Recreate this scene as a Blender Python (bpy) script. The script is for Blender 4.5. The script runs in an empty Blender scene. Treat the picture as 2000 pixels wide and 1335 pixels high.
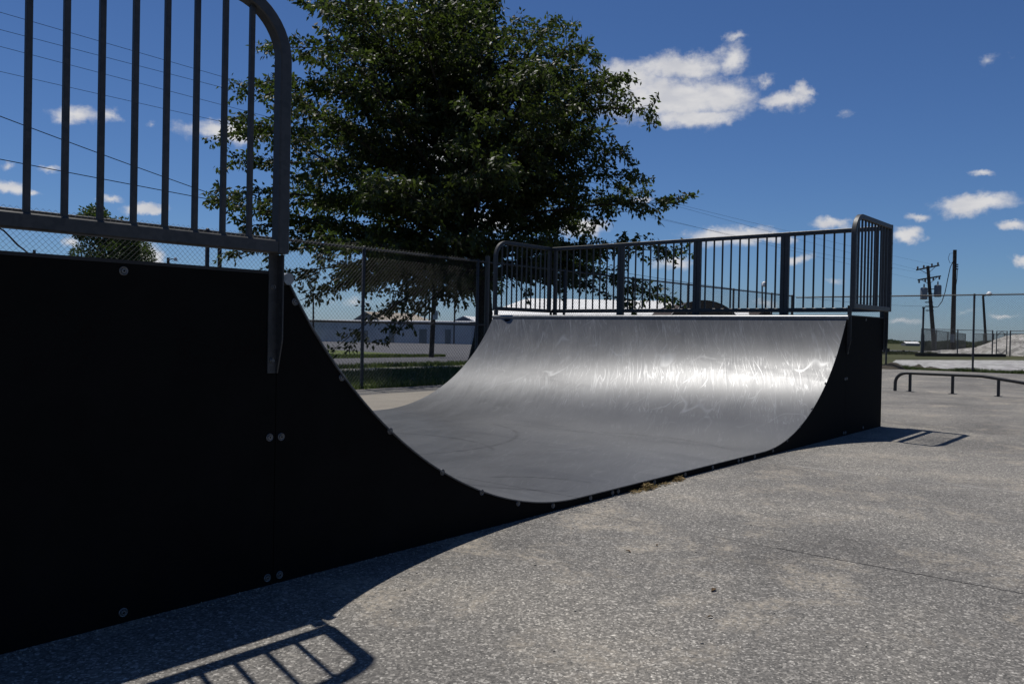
import bpy, math, random
import numpy as np
from mathutils import Vector, Matrix
random.seed(7); RNG = np.random.default_rng(11)
scene = bpy.context.scene
COL = scene.collection

# ------------------------------------------------------------------ camera
F_PX = 1622.5
CAM = np.array([-1.9564, -2.7963, 0.9978])
YAW, PITCH, ROLL = 0.8753, -0.0089, 0.0193
fw = np.array([math.sin(YAW)*math.cos(PITCH), math.cos(YAW)*math.cos(PITCH), math.sin(PITCH)])
_r0 = np.array([math.cos(YAW), -math.sin(YAW), 0.0]); _u0 = np.cross(_r0, fw)
rt = math.cos(ROLL)*_r0 + math.sin(ROLL)*_u0
up = -math.sin(ROLL)*_r0 + math.cos(ROLL)*_u0
cam_d = bpy.data.cameras.new('camera'); cam = bpy.data.objects.new('camera', cam_d); COL.objects.link(cam)
cam_d.sensor_width = 36; cam_d.lens = 36*F_PX/2000; cam_d.clip_start = 0.05; cam_d.clip_end = 20000
M = Matrix(((rt[0], up[0], -fw[0], CAM[0]), (rt[1], up[1], -fw[1], CAM[1]), (rt[2], up[2], -fw[2], CAM[2]), (0, 0, 0, 1)))
cam.matrix_world = M; scene.camera = cam

def ray(px, py): return fw + rt*(px-1000)/F_PX + up*(-(py-667.5))/F_PX
def at(px, py, D): return CAM + ray(px, py)*D           # a surveyed point at depth D metres
def gz(x, y=0.0):                                        # the lie of the land: slab drains to the west, field falls to the north
    return .0055*min(max(x, -20), 26) - .011*min(max(y-20, 0), 110)
def ground_at(px, D):                                     # ground point under image column px at depth D
    p = at(px, 667.5, D); return np.array([p[0], p[1], gz(p[0], p[1])])

# ------------------------------------------------------------------ materials
def mat(name):
    m = bpy.data.materials.new(name); m.use_nodes = True
    nt = m.node_tree; b = nt.nodes['Principled BSDF']
    return m, nt, b
def N(nt, typ, **kw):
    n = nt.nodes.new(typ)
    for k, v in kw.items():
        if k in n.inputs.keys() if isinstance(k, str) else False: n.inputs[k].default_value = v
        else: setattr(n, k, v)
    return n
def L(nt, a, b): nt.links.new(a, b)
def noise(nt, vec, scale, detail=4, rough=.55, dist=0.0):
    n = nt.nodes.new('ShaderNodeTexNoise'); n.inputs['Scale'].default_value = scale
    n.inputs['Detail'].default_value = detail; n.inputs['Roughness'].default_value = rough; n.inputs['Distortion'].default_value = dist
    if vec is not None: L(nt, vec, n.inputs['Vector'])
    return n.outputs['Fac']
def ramp(nt, fac, stops, interp='LINEAR'):
    n = nt.nodes.new('ShaderNodeValToRGB'); cr = n.color_ramp; cr.interpolation = interp
    while len(cr.elements) < len(stops): cr.elements.new(.5)
    for e, (p, c) in zip(cr.elements, stops):
        e.position = p; e.color = (c[0], c[1], c[2], 1) if not isinstance(c, (int, float)) else (c, c, c, 1)
    if fac is not None: L(nt, fac, n.inputs['Fac'])
    return n.outputs['Color']
def math_(nt, op, a, b=None, c=None, clamp=False):
    n = nt.nodes.new('ShaderNodeMath'); n.operation = op; n.use_clamp = clamp
    for i, v in enumerate((a, b, c)):
        if v is None: continue
        if isinstance(v, (int, float)): n.inputs[i].default_value = v
        else: L(nt, v, n.inputs[i])
    return n.outputs[0]
def vmath(nt, op, a, b=None):
    n = nt.nodes.new('ShaderNodeVectorMath'); n.operation = op
    for i, v in enumerate((a, b)):
        if v is None: continue
        if isinstance(v, (tuple, list)): n.inputs[i].default_value = v
        else: L(nt, v, n.inputs[i])
    return n.outputs['Value'] if op in ('LENGTH', 'DOT_PRODUCT', 'DISTANCE') else n.outputs['Vector']
def mix(nt, fac, a, b, blend='MIX'):
    n = nt.nodes.new('ShaderNodeMix'); n.data_type = 'RGBA'; n.blend_type = blend
    for key, v in ((0, fac), (6, a), (7, b)):
        if isinstance(v, (int, float)) and key == 0: n.inputs[0].default_value = v
        elif isinstance(v, (tuple, list)): n.inputs[key].default_value = (v[0], v[1], v[2], 1)
        else: L(nt, v, n.inputs[key])
    return n.outputs[2]
def objco(nt): return nt.nodes.new('ShaderNodeTexCoord').outputs['Object']
def geopos(nt): return nt.nodes.new('ShaderNodeNewGeometry').outputs['Position']
def bump(nt, h, strength, dist=.01):
    n = nt.nodes.new('ShaderNodeBump'); n.inputs['Strength'].default_value = strength; n.inputs['Distance'].default_value = dist
    L(nt, h, n.inputs['Height']); return n.outputs['Normal']
def simple(name, col, rough=.6, metal=0.0, spec=.5, var=.25, scale=6.0, bmp=0.0):
    m, nt, b = mat(name); v = geopos(nt)
    f = noise(nt, v, scale, 6)
    c0 = tuple(x*(1-var) for x in col); c1 = tuple(min(1, x*(1+var)) for x in col)
    L(nt, ramp(nt, f, [(.3, c0), (.7, c1)]), b.inputs['Base Color'])
    b.inputs['Roughness'].default_value = rough; b.inputs['Metallic'].default_value = metal
    b.inputs['Specular IOR Level'].default_value = spec
    if bmp: L(nt, bump(nt, noise(nt, v, scale*8, 4), bmp), b.inputs['Normal'])
    return m

def concrete():
    m, nt, b = mat('exposed_aggregate_concrete'); v = geopos(nt)
    vo = nt.nodes.new('ShaderNodeTexVoronoi'); vo.inputs['Scale'].default_value = 165; L(nt, v, vo.inputs['Vector'])
    sep = nt.nodes.new('ShaderNodeSeparateColor'); L(nt, vo.outputs['Color'], sep.inputs[0])
    st = ramp(nt, sep.outputs[0], [(0, (.030, .029, .028)), (.35, (.072, .070, .067)), (.62, (.128, .122, .115)), (.90, (.21, .20, .185)), (1, (.58, .56, .52))])
    vo2 = nt.nodes.new('ShaderNodeTexVoronoi'); vo2.inputs['Scale'].default_value = 100; L(nt, v, vo2.inputs['Vector'])
    sep2 = nt.nodes.new('ShaderNodeSeparateColor'); L(nt, vo2.outputs['Color'], sep2.inputs[0])
    st2 = ramp(nt, sep2.outputs[1], [(0, (.040, .039, .037)), (.5, (.11, .106, .100)), (.85, (.18, .17, .158)), (1, (.50, .48, .45))])
    c = mix(nt, .45, st, st2)
    g = noise(nt, v, 60, 6, .75)
    c = mix(nt, math_(nt, 'MULTIPLY', ramp(nt, g, [(.42, 0), (.62, 1)]), .45), c, (.125, .120, .112))
    # broad wear: paler rubbed areas, darker damp ones, sandy beige crust
    w = noise(nt, v, .55, 8, .62, .6)
    c = mix(nt, .75, c, ramp(nt, w, [(.36, (.30, .30, .305)), (.51, (.49, .49, .49)), (.65, (.70, .69, .665))]), 'OVERLAY')
    bw = noise(nt, v, 1.6, 9, .72, .4)
    bm = math_(nt, 'MULTIPLY', ramp(nt, bw, [(.515, 0), (.64, 1)]), ramp(nt, noise(nt, v, 38, 5, .7), [(.40, 0), (.60, 1)]))
    c = mix(nt, math_(nt, 'MULTIPLY', bm, .75), c, (.31, .275, .225))
    dk = noise(nt, v, 3.3, 8, .7)
    c = mix(nt, math_(nt, 'MULTIPLY', ramp(nt, dk, [(.55, 0), (.75, 1)]), .30), c, (.075, .073, .072))
    c = mix(nt, 1.0, c, (1.27, 1.24, 1.185), 'MULTIPLY')
    # north lane of smoother tan slab behind the ramp
    sx = nt.nodes.new('ShaderNodeSeparateXYZ'); L(nt, v, sx.inputs[0])
    tan = math_(nt, 'MULTIPLY', math_(nt, 'GREATER_THAN', sx.outputs[1], 4.9), math_(nt, 'LESS_THAN', sx.outputs[1], 7.04))
    c = mix(nt, math_(nt, 'MULTIPLY', tan, .8), c, ramp(nt, noise(nt, v, 2.5, 8, .7), [(.3, (.19, .168, .138)), (.7, (.25, .225, .185))]))
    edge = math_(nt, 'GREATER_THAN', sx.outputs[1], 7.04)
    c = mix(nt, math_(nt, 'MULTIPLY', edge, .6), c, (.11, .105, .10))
    # contraction joints across the slab (every 2.52 m along x), worn in and out of sight
    wob = math_(nt, 'MULTIPLY_ADD', noise(nt, v, 9, 5, .7), .030, -.015)
    jx = math_(nt, 'SUBTRACT', math_(nt, 'ADD', sx.outputs[0], wob), 1.88)
    fr = math_(nt, 'PINGPONG', jx, 1.26)
    near = ramp(nt, fr, [(0, 1), (.0050, 1), (.0078, 0)])
    gate = ramp(nt, noise(nt, v, .9, 5, .6), [(.44, 0), (.56, 1)])
    onlyjx = math_(nt, 'LESS_THAN', math_(nt, 'ABSOLUTE', jx), .4)
    jline = math_(nt, 'MULTIPLY', near, math_(nt, 'MAXIMUM', math_(nt, 'MULTIPLY', gate, .5), math_(nt, 'MULTIPLY', onlyjx, math_(nt, 'LESS_THAN', sx.outputs[1], -1.25))))
    c = mix(nt, jline, c, (.012, .011, .010))
    # chalky white line leached along the joint near the foot of the far transition
    cl = math_(nt, 'ABSOLUTE', math_(nt, 'SUBTRACT', math_(nt, 'ADD', sx.outputs[0], math_(nt, 'MULTIPLY', wob, 2.0)), 4.40))
    chalk = math_(nt, 'MULTIPLY', ramp(nt, cl, [(0, 1), (.012, 1), (.035, 0)]), ramp(nt, noise(nt, v, 4, 6, .7), [(.42, 0), (.58, 1)]))
    c = mix(nt, math_(nt, 'MULTIPLY', chalk, .55), c, (.33, .31, .28))
    jy = math_(nt, 'ABSOLUTE', math_(nt, 'SUBTRACT', math_(nt, 'ADD', sx.outputs[1], wob), 7.04))
    c = mix(nt, ramp(nt, jy, [(0, 1), (.012, 1), (.02, 0)]), c, (.02, .019, .018))
    L(nt, c, b.inputs['Base Color'])
    b.inputs['Roughness'].default_value = .85; b.inputs['Specular IOR Level'].default_value = .35
    h = math_(nt, 'ADD', math_(nt, 'MULTIPLY', sep.outputs[2], .5), g)
    L(nt, bump(nt, h, .55, .006), b.inputs['Normal'])
    return m

def steel_sheet():
    m, nt, b = mat('scratched_steel_sheet')
    uv = nt.nodes.new('ShaderNodeUVMap').outputs['UV']              # u = metres across, v = metres along the curve
    def warp(rotdeg, sc):
        mp = nt.nodes.new('ShaderNodeMapping'); mp.inputs['Rotation'].default_value = (0, 0, math.radians(rotdeg)); mp.inputs['Scale'].default_value = (1, 1, 1)
        L(nt, uv, mp.inputs['Vector'])
        return vmath(nt, 'MULTIPLY', mp.outputs['Vector'], (sc[0], sc[1], 1))
    def lines(rotdeg, sc, width, gsc, lo):
        n = noise(nt, warp(rotdeg, sc), 1.0, 2.5, .5)
        d = math_(nt, 'ABSOLUTE', math_(nt, 'SUBTRACT', n, .5))
        l = ramp(nt, d, [(0, 1), (width, 0)])
        g = ramp(nt, noise(nt, uv, gsc, 3), [(lo, 0), (lo+.10, 1)])
        return math_(nt, 'MULTIPLY', l, g)
    def curvy(scale, width, gsc, lo, off):
        n = noise(nt, vmath(nt, 'ADD', vmath(nt, 'MULTIPLY', uv, (scale, scale*.55, 1)), (off, off, 0)), 1.0, 1.5, .4)
        l = ramp(nt, math_(nt, 'ABSOLUTE', math_(nt, 'SUBTRACT', n, .5)), [(0, 1), (width, 0)])
        return math_(nt, 'MULTIPLY', l, ramp(nt, noise(nt, vmath(nt, 'ADD', uv, (off, 0, 0)), gsc, 3), [(lo, 0), (lo+.08, 1)]))
    s = math_(nt, 'MAXIMUM', curvy(1.5, .0065, 1.6, .50, 3.3), curvy(2.3, .0075, 1.9, .54, 7.7))
    s = math_(nt, 'MAXIMUM', s, lines(24, (7, .55), 0.0084, 2.2, .47))
    for a in ((12, (11, .5), 0.0084, 3.1, .50), (34, (9, .45), 0.0084, 1.7, .50), (18, (19, .8), 0.0112, 4.0, .50), (27, (26, .9), 0.0126, 5.0, .50), (-8, (14, .6), 0.0070, 2.6, .55)):
        s = math_(nt, 'MAXIMUM', s, lines(*a))
    sv = nt.nodes.new('ShaderNodeSeparateXYZ'); L(nt, uv, sv.inputs[0])      # wheels roll flat between the curves: fewer gouges there
    onflat = math_(nt, 'MULTIPLY', math_(nt, 'GREATER_THAN', sv.outputs[1], S_FLAT[0]), math_(nt, 'LESS_THAN', sv.outputs[1], S_FLAT[1]))
    s = math_(nt, 'MULTIPLY', s, math_(nt, 'SUBTRACT', 1.0, math_(nt, 'MULTIPLY', onflat, .72)))
    fine = noise(nt, warp(21, (60, 1.4)), 1.0, 5, .7)
    fine2 = noise(nt, warp(27, (30, .9)), 1.0, 5, .7)
    cloudy = noise(nt, warp(15, (5, 1.6)), 1.0, 6, .65)
    streak = math_(nt, 'ADD', math_(nt, 'MULTIPLY', cloudy, .45), math_(nt, 'MULTIPLY_ADD', fine, .25, math_(nt, 'MULTIPLY', fine2, .30)))
    blot = noise(nt, uv, 1.3, 7, .65, .5)
    c = ramp(nt, blot, [(.3, (.086, .088, .092)), (.7, (.116, .118, .122))])
    c = mix(nt, .5, c, ramp(nt, streak, [(.3, (.33, .33, .33)), (.7, (.62, .62, .62))]), 'OVERLAY')
    c = mix(nt, math_(nt, 'MULTIPLY', s, .55), c, (.27, .275, .28))
    # rubber wheel marks swept across the flat bottom: (centre u, centre v, radius)
    arcs = None
    for (cu, cv, r, u0, u1) in ARCS:
        dvec = vmath(nt, 'DISTANCE', uv, (cu, cv, 0))
        dd = math_(nt, 'ABSOLUTE', math_(nt, 'SUBTRACT', dvec, r))
        su = nt.nodes.new('ShaderNodeSeparateXYZ'); L(nt, uv, su.inputs[0])
        a = math_(nt, 'MULTIPLY', ramp(nt, dd, [(0, 1), (.010, .7), (.03, 0)]), math_(nt, 'MULTIPLY', math_(nt, 'GREATER_THAN', su.outputs[0], u0), math_(nt, 'LESS_THAN', su.outputs[0], u1)))
        arcs = a if arcs is None else math_(nt, 'MAXIMUM', arcs, a)
    arcs = math_(nt, 'MULTIPLY', arcs, ramp(nt, noise(nt, uv, 5, 4), [(.35, .2), (.55, 1)]))
    c = mix(nt, math_(nt, 'MULTIPLY', arcs, .60), c, (.03, .03, .032))
    smudge = ramp(nt, noise(nt, warp(80, (2.2, .5)), 1.0, 6, .6), [(.54, 0), (.72, 1)])
    c = mix(nt, math_(nt, 'MULTIPLY', smudge, .30), c, (.055, .057, .062))
    L(nt, c, b.inputs['Base Color'])
    b.inputs['Metallic'].default_value = .17; b.inputs['Specular IOR Level'].default_value = .30; b.inputs['Anisotropic'].default_value = .50; b.inputs['Anisotropic Rotation'].default_value = ANROT
    tg = nt.nodes.new('ShaderNodeTangent'); tg.direction_type = 'UV_MAP'; tg.uv_map = 'UVMap'; L(nt, tg.outputs[0], b.inputs['Tangent'])
    r_ = math_(nt, 'MULTIPLY_ADD', streak, .34, .24)
    r_ = math_(nt, 'ADD', r_, math_(nt, 'MULTIPLY', smudge, .08))
    r_ = math_(nt, 'SUBTRACT', r_, math_(nt, 'MULTIPLY', s, .10))
    L(nt, r_, b.inputs['Roughness'])
    L(nt, bump(nt, math_(nt, 'ADD', math_(nt, 'MULTIPLY', streak, 1.0), math_(nt, 'MULTIPLY', s, .5)), .055, .004), b.inputs['Normal'])
    return m

def galvanised(name='galvanised_steel', base=.22, rough=.5, metal=.75, spec=.5):
    m, nt, b = mat(name); v = geopos(nt)
    vo = nt.nodes.new('ShaderNodeTexVoronoi'); vo.inputs['Scale'].default_value = 55; L(nt, v, vo.inputs['Vector'])
    sep = nt.nodes.new('ShaderNodeSeparateColor'); L(nt, vo.outputs['Color'], sep.inputs[0])
    f = math_(nt, 'MULTIPLY_ADD', sep.outputs[0], .35, math_(nt, 'MULTIPLY', noise(nt, v, 9, 6, .7), .65))
    L(nt, ramp(nt, f, [(.25, (base*.68, base*.69, base*.70)), (.75, (base*1.18, base*1.18, base*1.19))]), b.inputs['Base Color'])
    b.inputs['Metallic'].default_value = metal; b.inputs['Specular IOR Level'].default_value = spec
    L(nt, math_(nt, 'MULTIPLY_ADD', f, .25, rough-.12), b.inputs['Roughness'])
    return m

def black_panel():
    m, nt, b = mat('black_plastic_panel'); v = geopos(nt)
    g = noise(nt, v, 3.0, 8, .7)
    sc = noise(nt, vmath(nt, 'MULTIPLY', v, (4, 4, 60)), 1.0, 5, .7)
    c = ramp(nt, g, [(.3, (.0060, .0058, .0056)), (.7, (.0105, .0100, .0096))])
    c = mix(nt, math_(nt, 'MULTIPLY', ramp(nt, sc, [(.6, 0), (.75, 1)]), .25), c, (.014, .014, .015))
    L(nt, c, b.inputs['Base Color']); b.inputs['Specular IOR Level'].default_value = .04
    L(nt, math_(nt, 'MULTIPLY_ADD', g, .2, .65), b.inputs['Roughness'])
    return m

def leaf_mat(name, c0, c1, c2, trans=.35, gloss=.38, spec=.4):
    m, nt, b = mat(name)
    g = nt.nodes.new('ShaderNodeNewGeometry')
    rnd = g.outputs['Random Per Island']
    col = ramp(nt, rnd, [(0, c0), (.55, c1), (1, c2)])
    big = noise(nt, g.outputs['Position'], .9, 3)
    col = mix(nt, .5, col, ramp(nt, big, [(.3, (.4, .4, .4)), (.7, (.6, .6, .6))]), 'OVERLAY')
    L(nt, col, b.inputs['Base Color'])
    b.inputs['Roughness'].default_value = gloss; b.inputs['Specular IOR Level'].default_value = spec
    tr = nt.nodes.new('ShaderNodeBsdfTranslucent'); L(nt, mix(nt, .5, col, (.10, .16, .02)), tr.inputs['Color'])
    ms = nt.nodes.new('ShaderNodeMixShader'); ms.inputs[0].default_value = trans
    L(nt, b.outputs[0], ms.inputs[1]); L(nt, tr.outputs[0], ms.inputs[2])
    L(nt, ms.outputs[0], nt.nodes['Material Output'].inputs['Surface'])
    return m

def gravel_mat(name, a, bcol, scale=14):
    m, nt, b = mat(name); v = geopos(nt)
    vo = nt.nodes.new('ShaderNodeTexVoronoi'); vo.inputs['Scale'].default_value = scale; L(nt, v, vo.inputs['Vector'])
    sep = nt.nodes.new('ShaderNodeSeparateColor'); L(nt, vo.outputs['Color'], sep.inputs[0])
    c = ramp(nt, sep.outputs[0], [(0, tuple(x*.6 for x in a)), (.5, a), (1, bcol)])
    c = mix(nt, .6, c, ramp(nt, noise(nt, v, .5, 8, .7), [(.3, (.38, .38, .37)), (.7, (.6, .6, .6))]), 'OVERLAY')
    L(nt, c, b.inputs['Base Color']); b.inputs['Roughness'].default_value = .95; b.inputs['Specular IOR Level'].default_value = .2
    L(nt, bump(nt, vo.outputs['Distance'], .6, .05), b.inputs['Normal'])
    return m

def turf_mat():
    m, nt, b = mat('mown_turf'); v = geopos(nt)
    c = ramp(nt, noise(nt, v, 1.1, 9, .75), [(.3, (.045, .058, .016)), (.5, (.075, .095, .024)), (.7, (.115, .120, .042))])
    c = mix(nt, .4, c, ramp(nt, noise(nt, v, 30, 4, .7), [(.3, (.35, .35, .35)), (.7, (.65, .65, .65))]), 'OVERLAY')
    L(nt, c, b.inputs['Base Color']); b.inputs['Roughness'].default_value = .95; b.inputs['Specular IOR Level'].default_value = .15
    return m

def field_mat():
    m, nt, b = mat('open_field'); v = geopos(nt)
    v2 = vmath(nt, 'MULTIPLY', v, (.05, .02, .05))
    c = ramp(nt, noise(nt, v2, 1.0, 9, .7), [(.3, (.040, .042, .018)), (.55, (.075, .078, .035)), (.75, (.115, .10, .055))])
    L(nt, c, b.inputs['Base Color']); b.inputs['Roughness'].default_value = .95; b.inputs['Specular IOR Level'].default_value = .1
    return m

def ribbed(name, col, freq, axis, amt=.10, rough=.55, metal=0.0):
    m, nt, b = mat(name); v = geopos(nt)
    s = nt.nodes.new('ShaderNodeSeparateXYZ'); L(nt, v, s.inputs[0])
    w = math_(nt, 'PINGPONG', math_(nt, 'MULTIPLY', s.outputs[axis], freq), .5)
    f = noise(nt, v, .35, 7, .7)
    c = ramp(nt, f, [(.3, tuple(x*.82 for x in col)), (.7, tuple(min(1, x*1.12) for x in col))])
    c = mix(nt, math_(nt, 'MULTIPLY', ramp(nt, w, [(.0, 1), (.12, 0)]), amt), c, tuple(x*.5 for x in col))
    L(nt, c, b.inputs['Base Color']); b.inputs['Roughness'].default_value = rough; b.inputs['Metallic'].default_value = metal
    L(nt, bump(nt, w, .4, .06), b.inputs['Normal'])
    return m

# ------------------------------------------------------------------ mesh builder
class MB:
    def __init__(s): s.v = []; s.f = []; s.uv = None
    def add(s, vs, fs):
        o = len(s.v); s.v.extend([tuple(p) for p in vs]); s.f.extend([tuple(i+o for i in f) for f in fs]); return s
    def box(s, lo, hi):
        x0, y0, z0 = lo; x1, y1, z1 = hi
        return s.add([(x0, y0, z0), (x1, y0, z0), (x1, y1, z0), (x0, y1, z0), (x0, y0, z1), (x1, y0, z1), (x1, y1, z1), (x0, y1, z1)],
                     [(0, 3, 2, 1), (4, 5, 6, 7), (0, 1, 5, 4), (1, 2, 6, 5), (2, 3, 7, 6), (3, 0, 4, 7)])
    def tube(s, path, rad, n=8, cap=True):
        P = [np.array(p, float) for p in path]; R = rad if isinstance(rad, (list, tuple, np.ndarray)) else [rad]*len(P)
        vs = []; prev = None
        for i, p in enumerate(P):
            t = (P[min(i+1, len(P)-1)] - P[max(i-1, 0)]); t = t/(np.linalg.norm(t)+1e-12)
            if prev is None:
                a = np.array([0, 0, 1.0]) if abs(t[2]) < .9 else np.array([1.0, 0, 0])
            else: a = prev
            e1 = a - t*(a@t); e1 /= np.linalg.norm(e1)+1e-12; e2 = np.cross(t, e1); prev = e1
            for k in range(n):
                an = 2*math.pi*k/n + math.pi/n
                vs.append(p + (e1*math.cos(an) + e2*math.sin(an))*R[i])
        fs = []
        for i in range(len(P)-1):
            for k in range(n):
                fs.append((i*n+k, i*n+(k+1) % n, (i+1)*n+(k+1) % n, (i+1)*n+k))
        if cap: fs += [tuple(range(n-1, -1, -1)), tuple((len(P)-1)*n+k for k in range(n))]
        return s.add(vs, fs)
    def square(s, path, nrm, w, d, ch=.004):
        """square tube swept along a planar path; nrm = normal of that plane, w = size in plane, d = size along nrm"""
        P = [np.array(p, float) for p in path]; b = np.array(nrm, float)
        a, c = w/2, d/2
        prof = [(-a+ch, -c), (a-ch, -c), (a, -c+ch), (a, c-ch), (a-ch, c), (-a+ch, c), (-a, c-ch), (-a, -c+ch)]
        vs = []; n = len(prof)
        for i, p in enumerate(P):
            t0 = P[i]-P[i-1] if i > 0 else P[1]-P[0]; t1 = P[i+1]-P[i] if i < len(P)-1 else t0
            t0 = t0/np.linalg.norm(t0); t1 = t1/np.linalg.norm(t1); t = t0+t1; t /= np.linalg.norm(t)
            e = np.cross(b, t); k = 1/max(.3, math.sqrt(max(1e-6, (1+t0@t1)/2)))
            for (u, v) in prof: vs.append(p + e*u*k + b*v)
        fs = []
        for i in range(len(P)-1):
            for k in range(n): fs.append((i*n+k, i*n+(k+1) % n, (i+1)*n+(k+1) % n, (i+1)*n+k))
        fs += [tuple(range(n-1, -1, -1)), tuple((len(P)-1)*n+k for k in range(n))]
        return s.add(vs, fs)
    def prism(s, poly, axis_from, axis_to, axis):
        """extrude a polygon given in the two other axes along one axis"""
        def P(a, b, c):
            return {0: (c, a, b), 1: (a, c, b), 2: (a, b, c)}[axis]
        n = len(poly); vs = [P(a, b, axis_from) for a, b in poly] + [P(a, b, axis_to) for a, b in poly]
        fs = [tuple(range(n)), tuple(range(2*n-1, n-1, -1))] + [(i, n+i, n+(i+1) % n, (i+1) % n) for i in range(n)]
        return s.add(vs, fs)

def wl(o): return np.array(o['_w']) if o is not None else np.zeros(3)
def link_mesh(name, v, f, m, parent=None, origin=None, smooth=None, uv=None):
    v = np.asarray(v, float)
    if parent is not None: org = wl(parent)
    elif origin is not None: org = np.array(origin, float)
    else: org = np.zeros(3)
    me = bpy.data.meshes.new(name); me.from_pydata((v-org).tolist(), [], f)
    import bmesh
    if len(f) < 30000:
        bm = bmesh.new(); bm.from_mesh(me); bmesh.ops.recalc_face_normals(bm, faces=bm.faces); bm.to_mesh(me); bm.free()
    if uv is not None:
        l = me.uv_layers.new(name='UVMap'); 
        idx = np.empty(len(me.loops), dtype=np.int32); me.loops.foreach_get('vertex_index', idx)
        l.data.foreach_set('uv', np.asarray(uv, float)[idx].ravel())
    if m is not None:
        for mm in (m if isinstance(m, (list, tuple)) else [m]): me.materials.append(mm)
    if smooth is not None:
        me.shade_smooth()
        me.set_sharp_from_angle(angle=math.radians(smooth))
    o = bpy.data.objects.new(name, me); COL.objects.link(o); o['_w'] = org.tolist()
    if parent is not None: o.parent = parent
    else: o.location = org
    return o
def build(mb, name, m, parent=None, origin=None, smooth=None): return link_mesh(name, mb.v, mb.f, m, parent, origin, smooth)
def empty(name, loc, label, cat, group=None):
    o = bpy.data.objects.new(name, None); COL.objects.link(o); o.location = loc; o['_w'] = list(map(float, loc)); o.empty_display_size = .2
    tag(o, label, cat, group); return o
def tag(o, label=None, cat=None, group=None, kind=None):
    if label: o['label'] = label
    if cat: o['category'] = cat
    if group: o['group'] = group
    if kind: o['kind'] = kind
    return o

ARCS = []; ANROT = 0.0
GALV = galvanised('galvanised_steel', .054, .50, .30, .40)
GALV_FENCE = galvanised('fence_galvanised', .055, .50, .4)
CONC = concrete(); BLACK = black_panel()
COPE = galvanised('coping_steel', .24, .40, .6)
BOLT = galvanised('bolt_zinc', .16, .45, .6)
SOCK = simple('bolt_recess_black', (.006, .006, .006), .9, 0, .1, .1, 5)
RAILM = galvanised('grind_rail_steel', .045, .45, .4)

# ------------------------------------------------------------------ ground and paving
def sheet(name, poly4, off, m, nx=24, ny=24, kind='structure'):
    """bilinear quad patch laid on the ground, corners given counter-clockwise as (x, y)"""
    a, b, c, d = [np.array(p, float) for p in poly4]; vs = []; fs = []
    for j in range(ny+1):
        for i in range(nx+1):
            s, t = i/nx, j/ny; p = (a*(1-s)+b*s)*(1-t) + (d*(1-s)+c*s)*t
            vs.append((p[0], p[1], gz(p[0], p[1])+off))
    for j in range(ny):
        for i in range(nx):
            k = j*(nx+1)+i; fs.append((k, k+1, k+nx+2, k+nx+1))
    o = link_mesh(name, vs, fs, m, origin=(0, 0, 0)); o['kind'] = kind; return o
xs = sorted(set([-4000, -1200, -300, -60, -20] + list(range(-10, 27, 4)) + [26, 40, 60, 90, 130, 180, 260, 400, 700, 1500, 4000, 9000]))
ys = sorted(set([-6000, -1500, -400, -100, -30, -10, 0, 8, 14] + list(range(20, 131, 10)) + [160, 220, 320, 600, 1500, 4000, 9000]))
vs = [(x, y, gz(x, y)-.03) for y in ys for x in xs]; nx = len(xs)
fs = [(j*nx+i, j*nx+i+1, (j+1)*nx+i+1, (j+1)*nx+i) for j in range(len(ys)-1) for i in range(nx-1)]
tag(link_mesh('ground', vs, fs, field_mat(), origin=(0, 0, 0)), kind='structure')
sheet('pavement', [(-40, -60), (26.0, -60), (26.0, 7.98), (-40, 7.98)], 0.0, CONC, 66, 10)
TURF = turf_mat()
ASPH = simple('road_asphalt', (.062, .060, .064), .9, 0, .3, .2, 1.5)
ASPH2 = simple('lot_asphalt', (.070, .068, .071), .9, 0, .3, .2, .4)
WALKC = simple('walk_concrete', (.26, .25, .23), .9, 0, .3, .15, 2.0)
GRAV = gravel_mat('white_gravel', (.34, .33, .32), (.54, .53, .51), 4.5)
# line through surveyed points, running away to the north-west / south-east
def line(p, q, x0, x1):
    p = np.array(p); q = np.array(q); d = (q-p)/(q[0]-p[0]); return p + d*(x0-p[0]), p + d*(x1-p[0])
sheet('lawn_verge', [(-40, 8.02), (25.9, 8.02), (25.9, 13.2), (-40, 13.2)], -.012, TURF, 40, 6)
sheet('walkway', [(-40, 13.2), (40, 12.7), (40, 13.55), (-40, 14.15)], -.006, WALKC, 40, 2)
sheet('grass_strip', [(-40, 14.15), (40, 13.55), (40, 14.4), (-40, 16.1)], -.008, TURF, 40, 2)
sheet('road', [(-40, 16.1), (60, 14.4), (60, 18.9), (-40, 20.6)], -.004, ASPH, 40, 6)
sheet('parking_lot', [(-60, 20.6), (95, 18.9), (130, 128), (-60, 150)], -.014, ASPH2, 40, 40)
sheet('grass_median', [(-10, 20.8), (20.5, 18.85), (27.5, 37), (-10, 45)], -.006, TURF, 24, 24)

# ------------------------------------------------------------------ the mini ramp
SL = .0055
def T(vs): return [(x, y, z+SL*x) for x, y, z in vs]       # the ramp sits on the draining slab
W = 4.72; XC = 6.65; R = 2.33; ZF = .046; ZT = 1.195; ZD = 1.215; DECK = 1.27
RUN = math.sqrt(2*R*(ZT-ZF) - (ZT-ZF)**2); ANG = math.asin(RUN/R)
ramp_o = empty('mini_ramp', (3.3, 2.36, gz(3.3)), 'large half pipe skate ramp with black side panels and scratched steel riding surface', 'skate ramp')
def rbuild(mb, name, m, parent=None, smooth=None):
    mb.v = T(mb.v); ob = build(mb, name, m, parent or ramp_o, None, smooth)
    if m is BOLT:                                        # recessed faces coloured near-black: groove round the head and hex socket
        ob.data.materials.append(SOCK); nn = 14
        for i, p in enumerate(ob.data.polygons):
            if 3*nn <= i < 4*nn or 6*nn <= i < 6*nn+7: p.material_index = 1
    return ob
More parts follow.
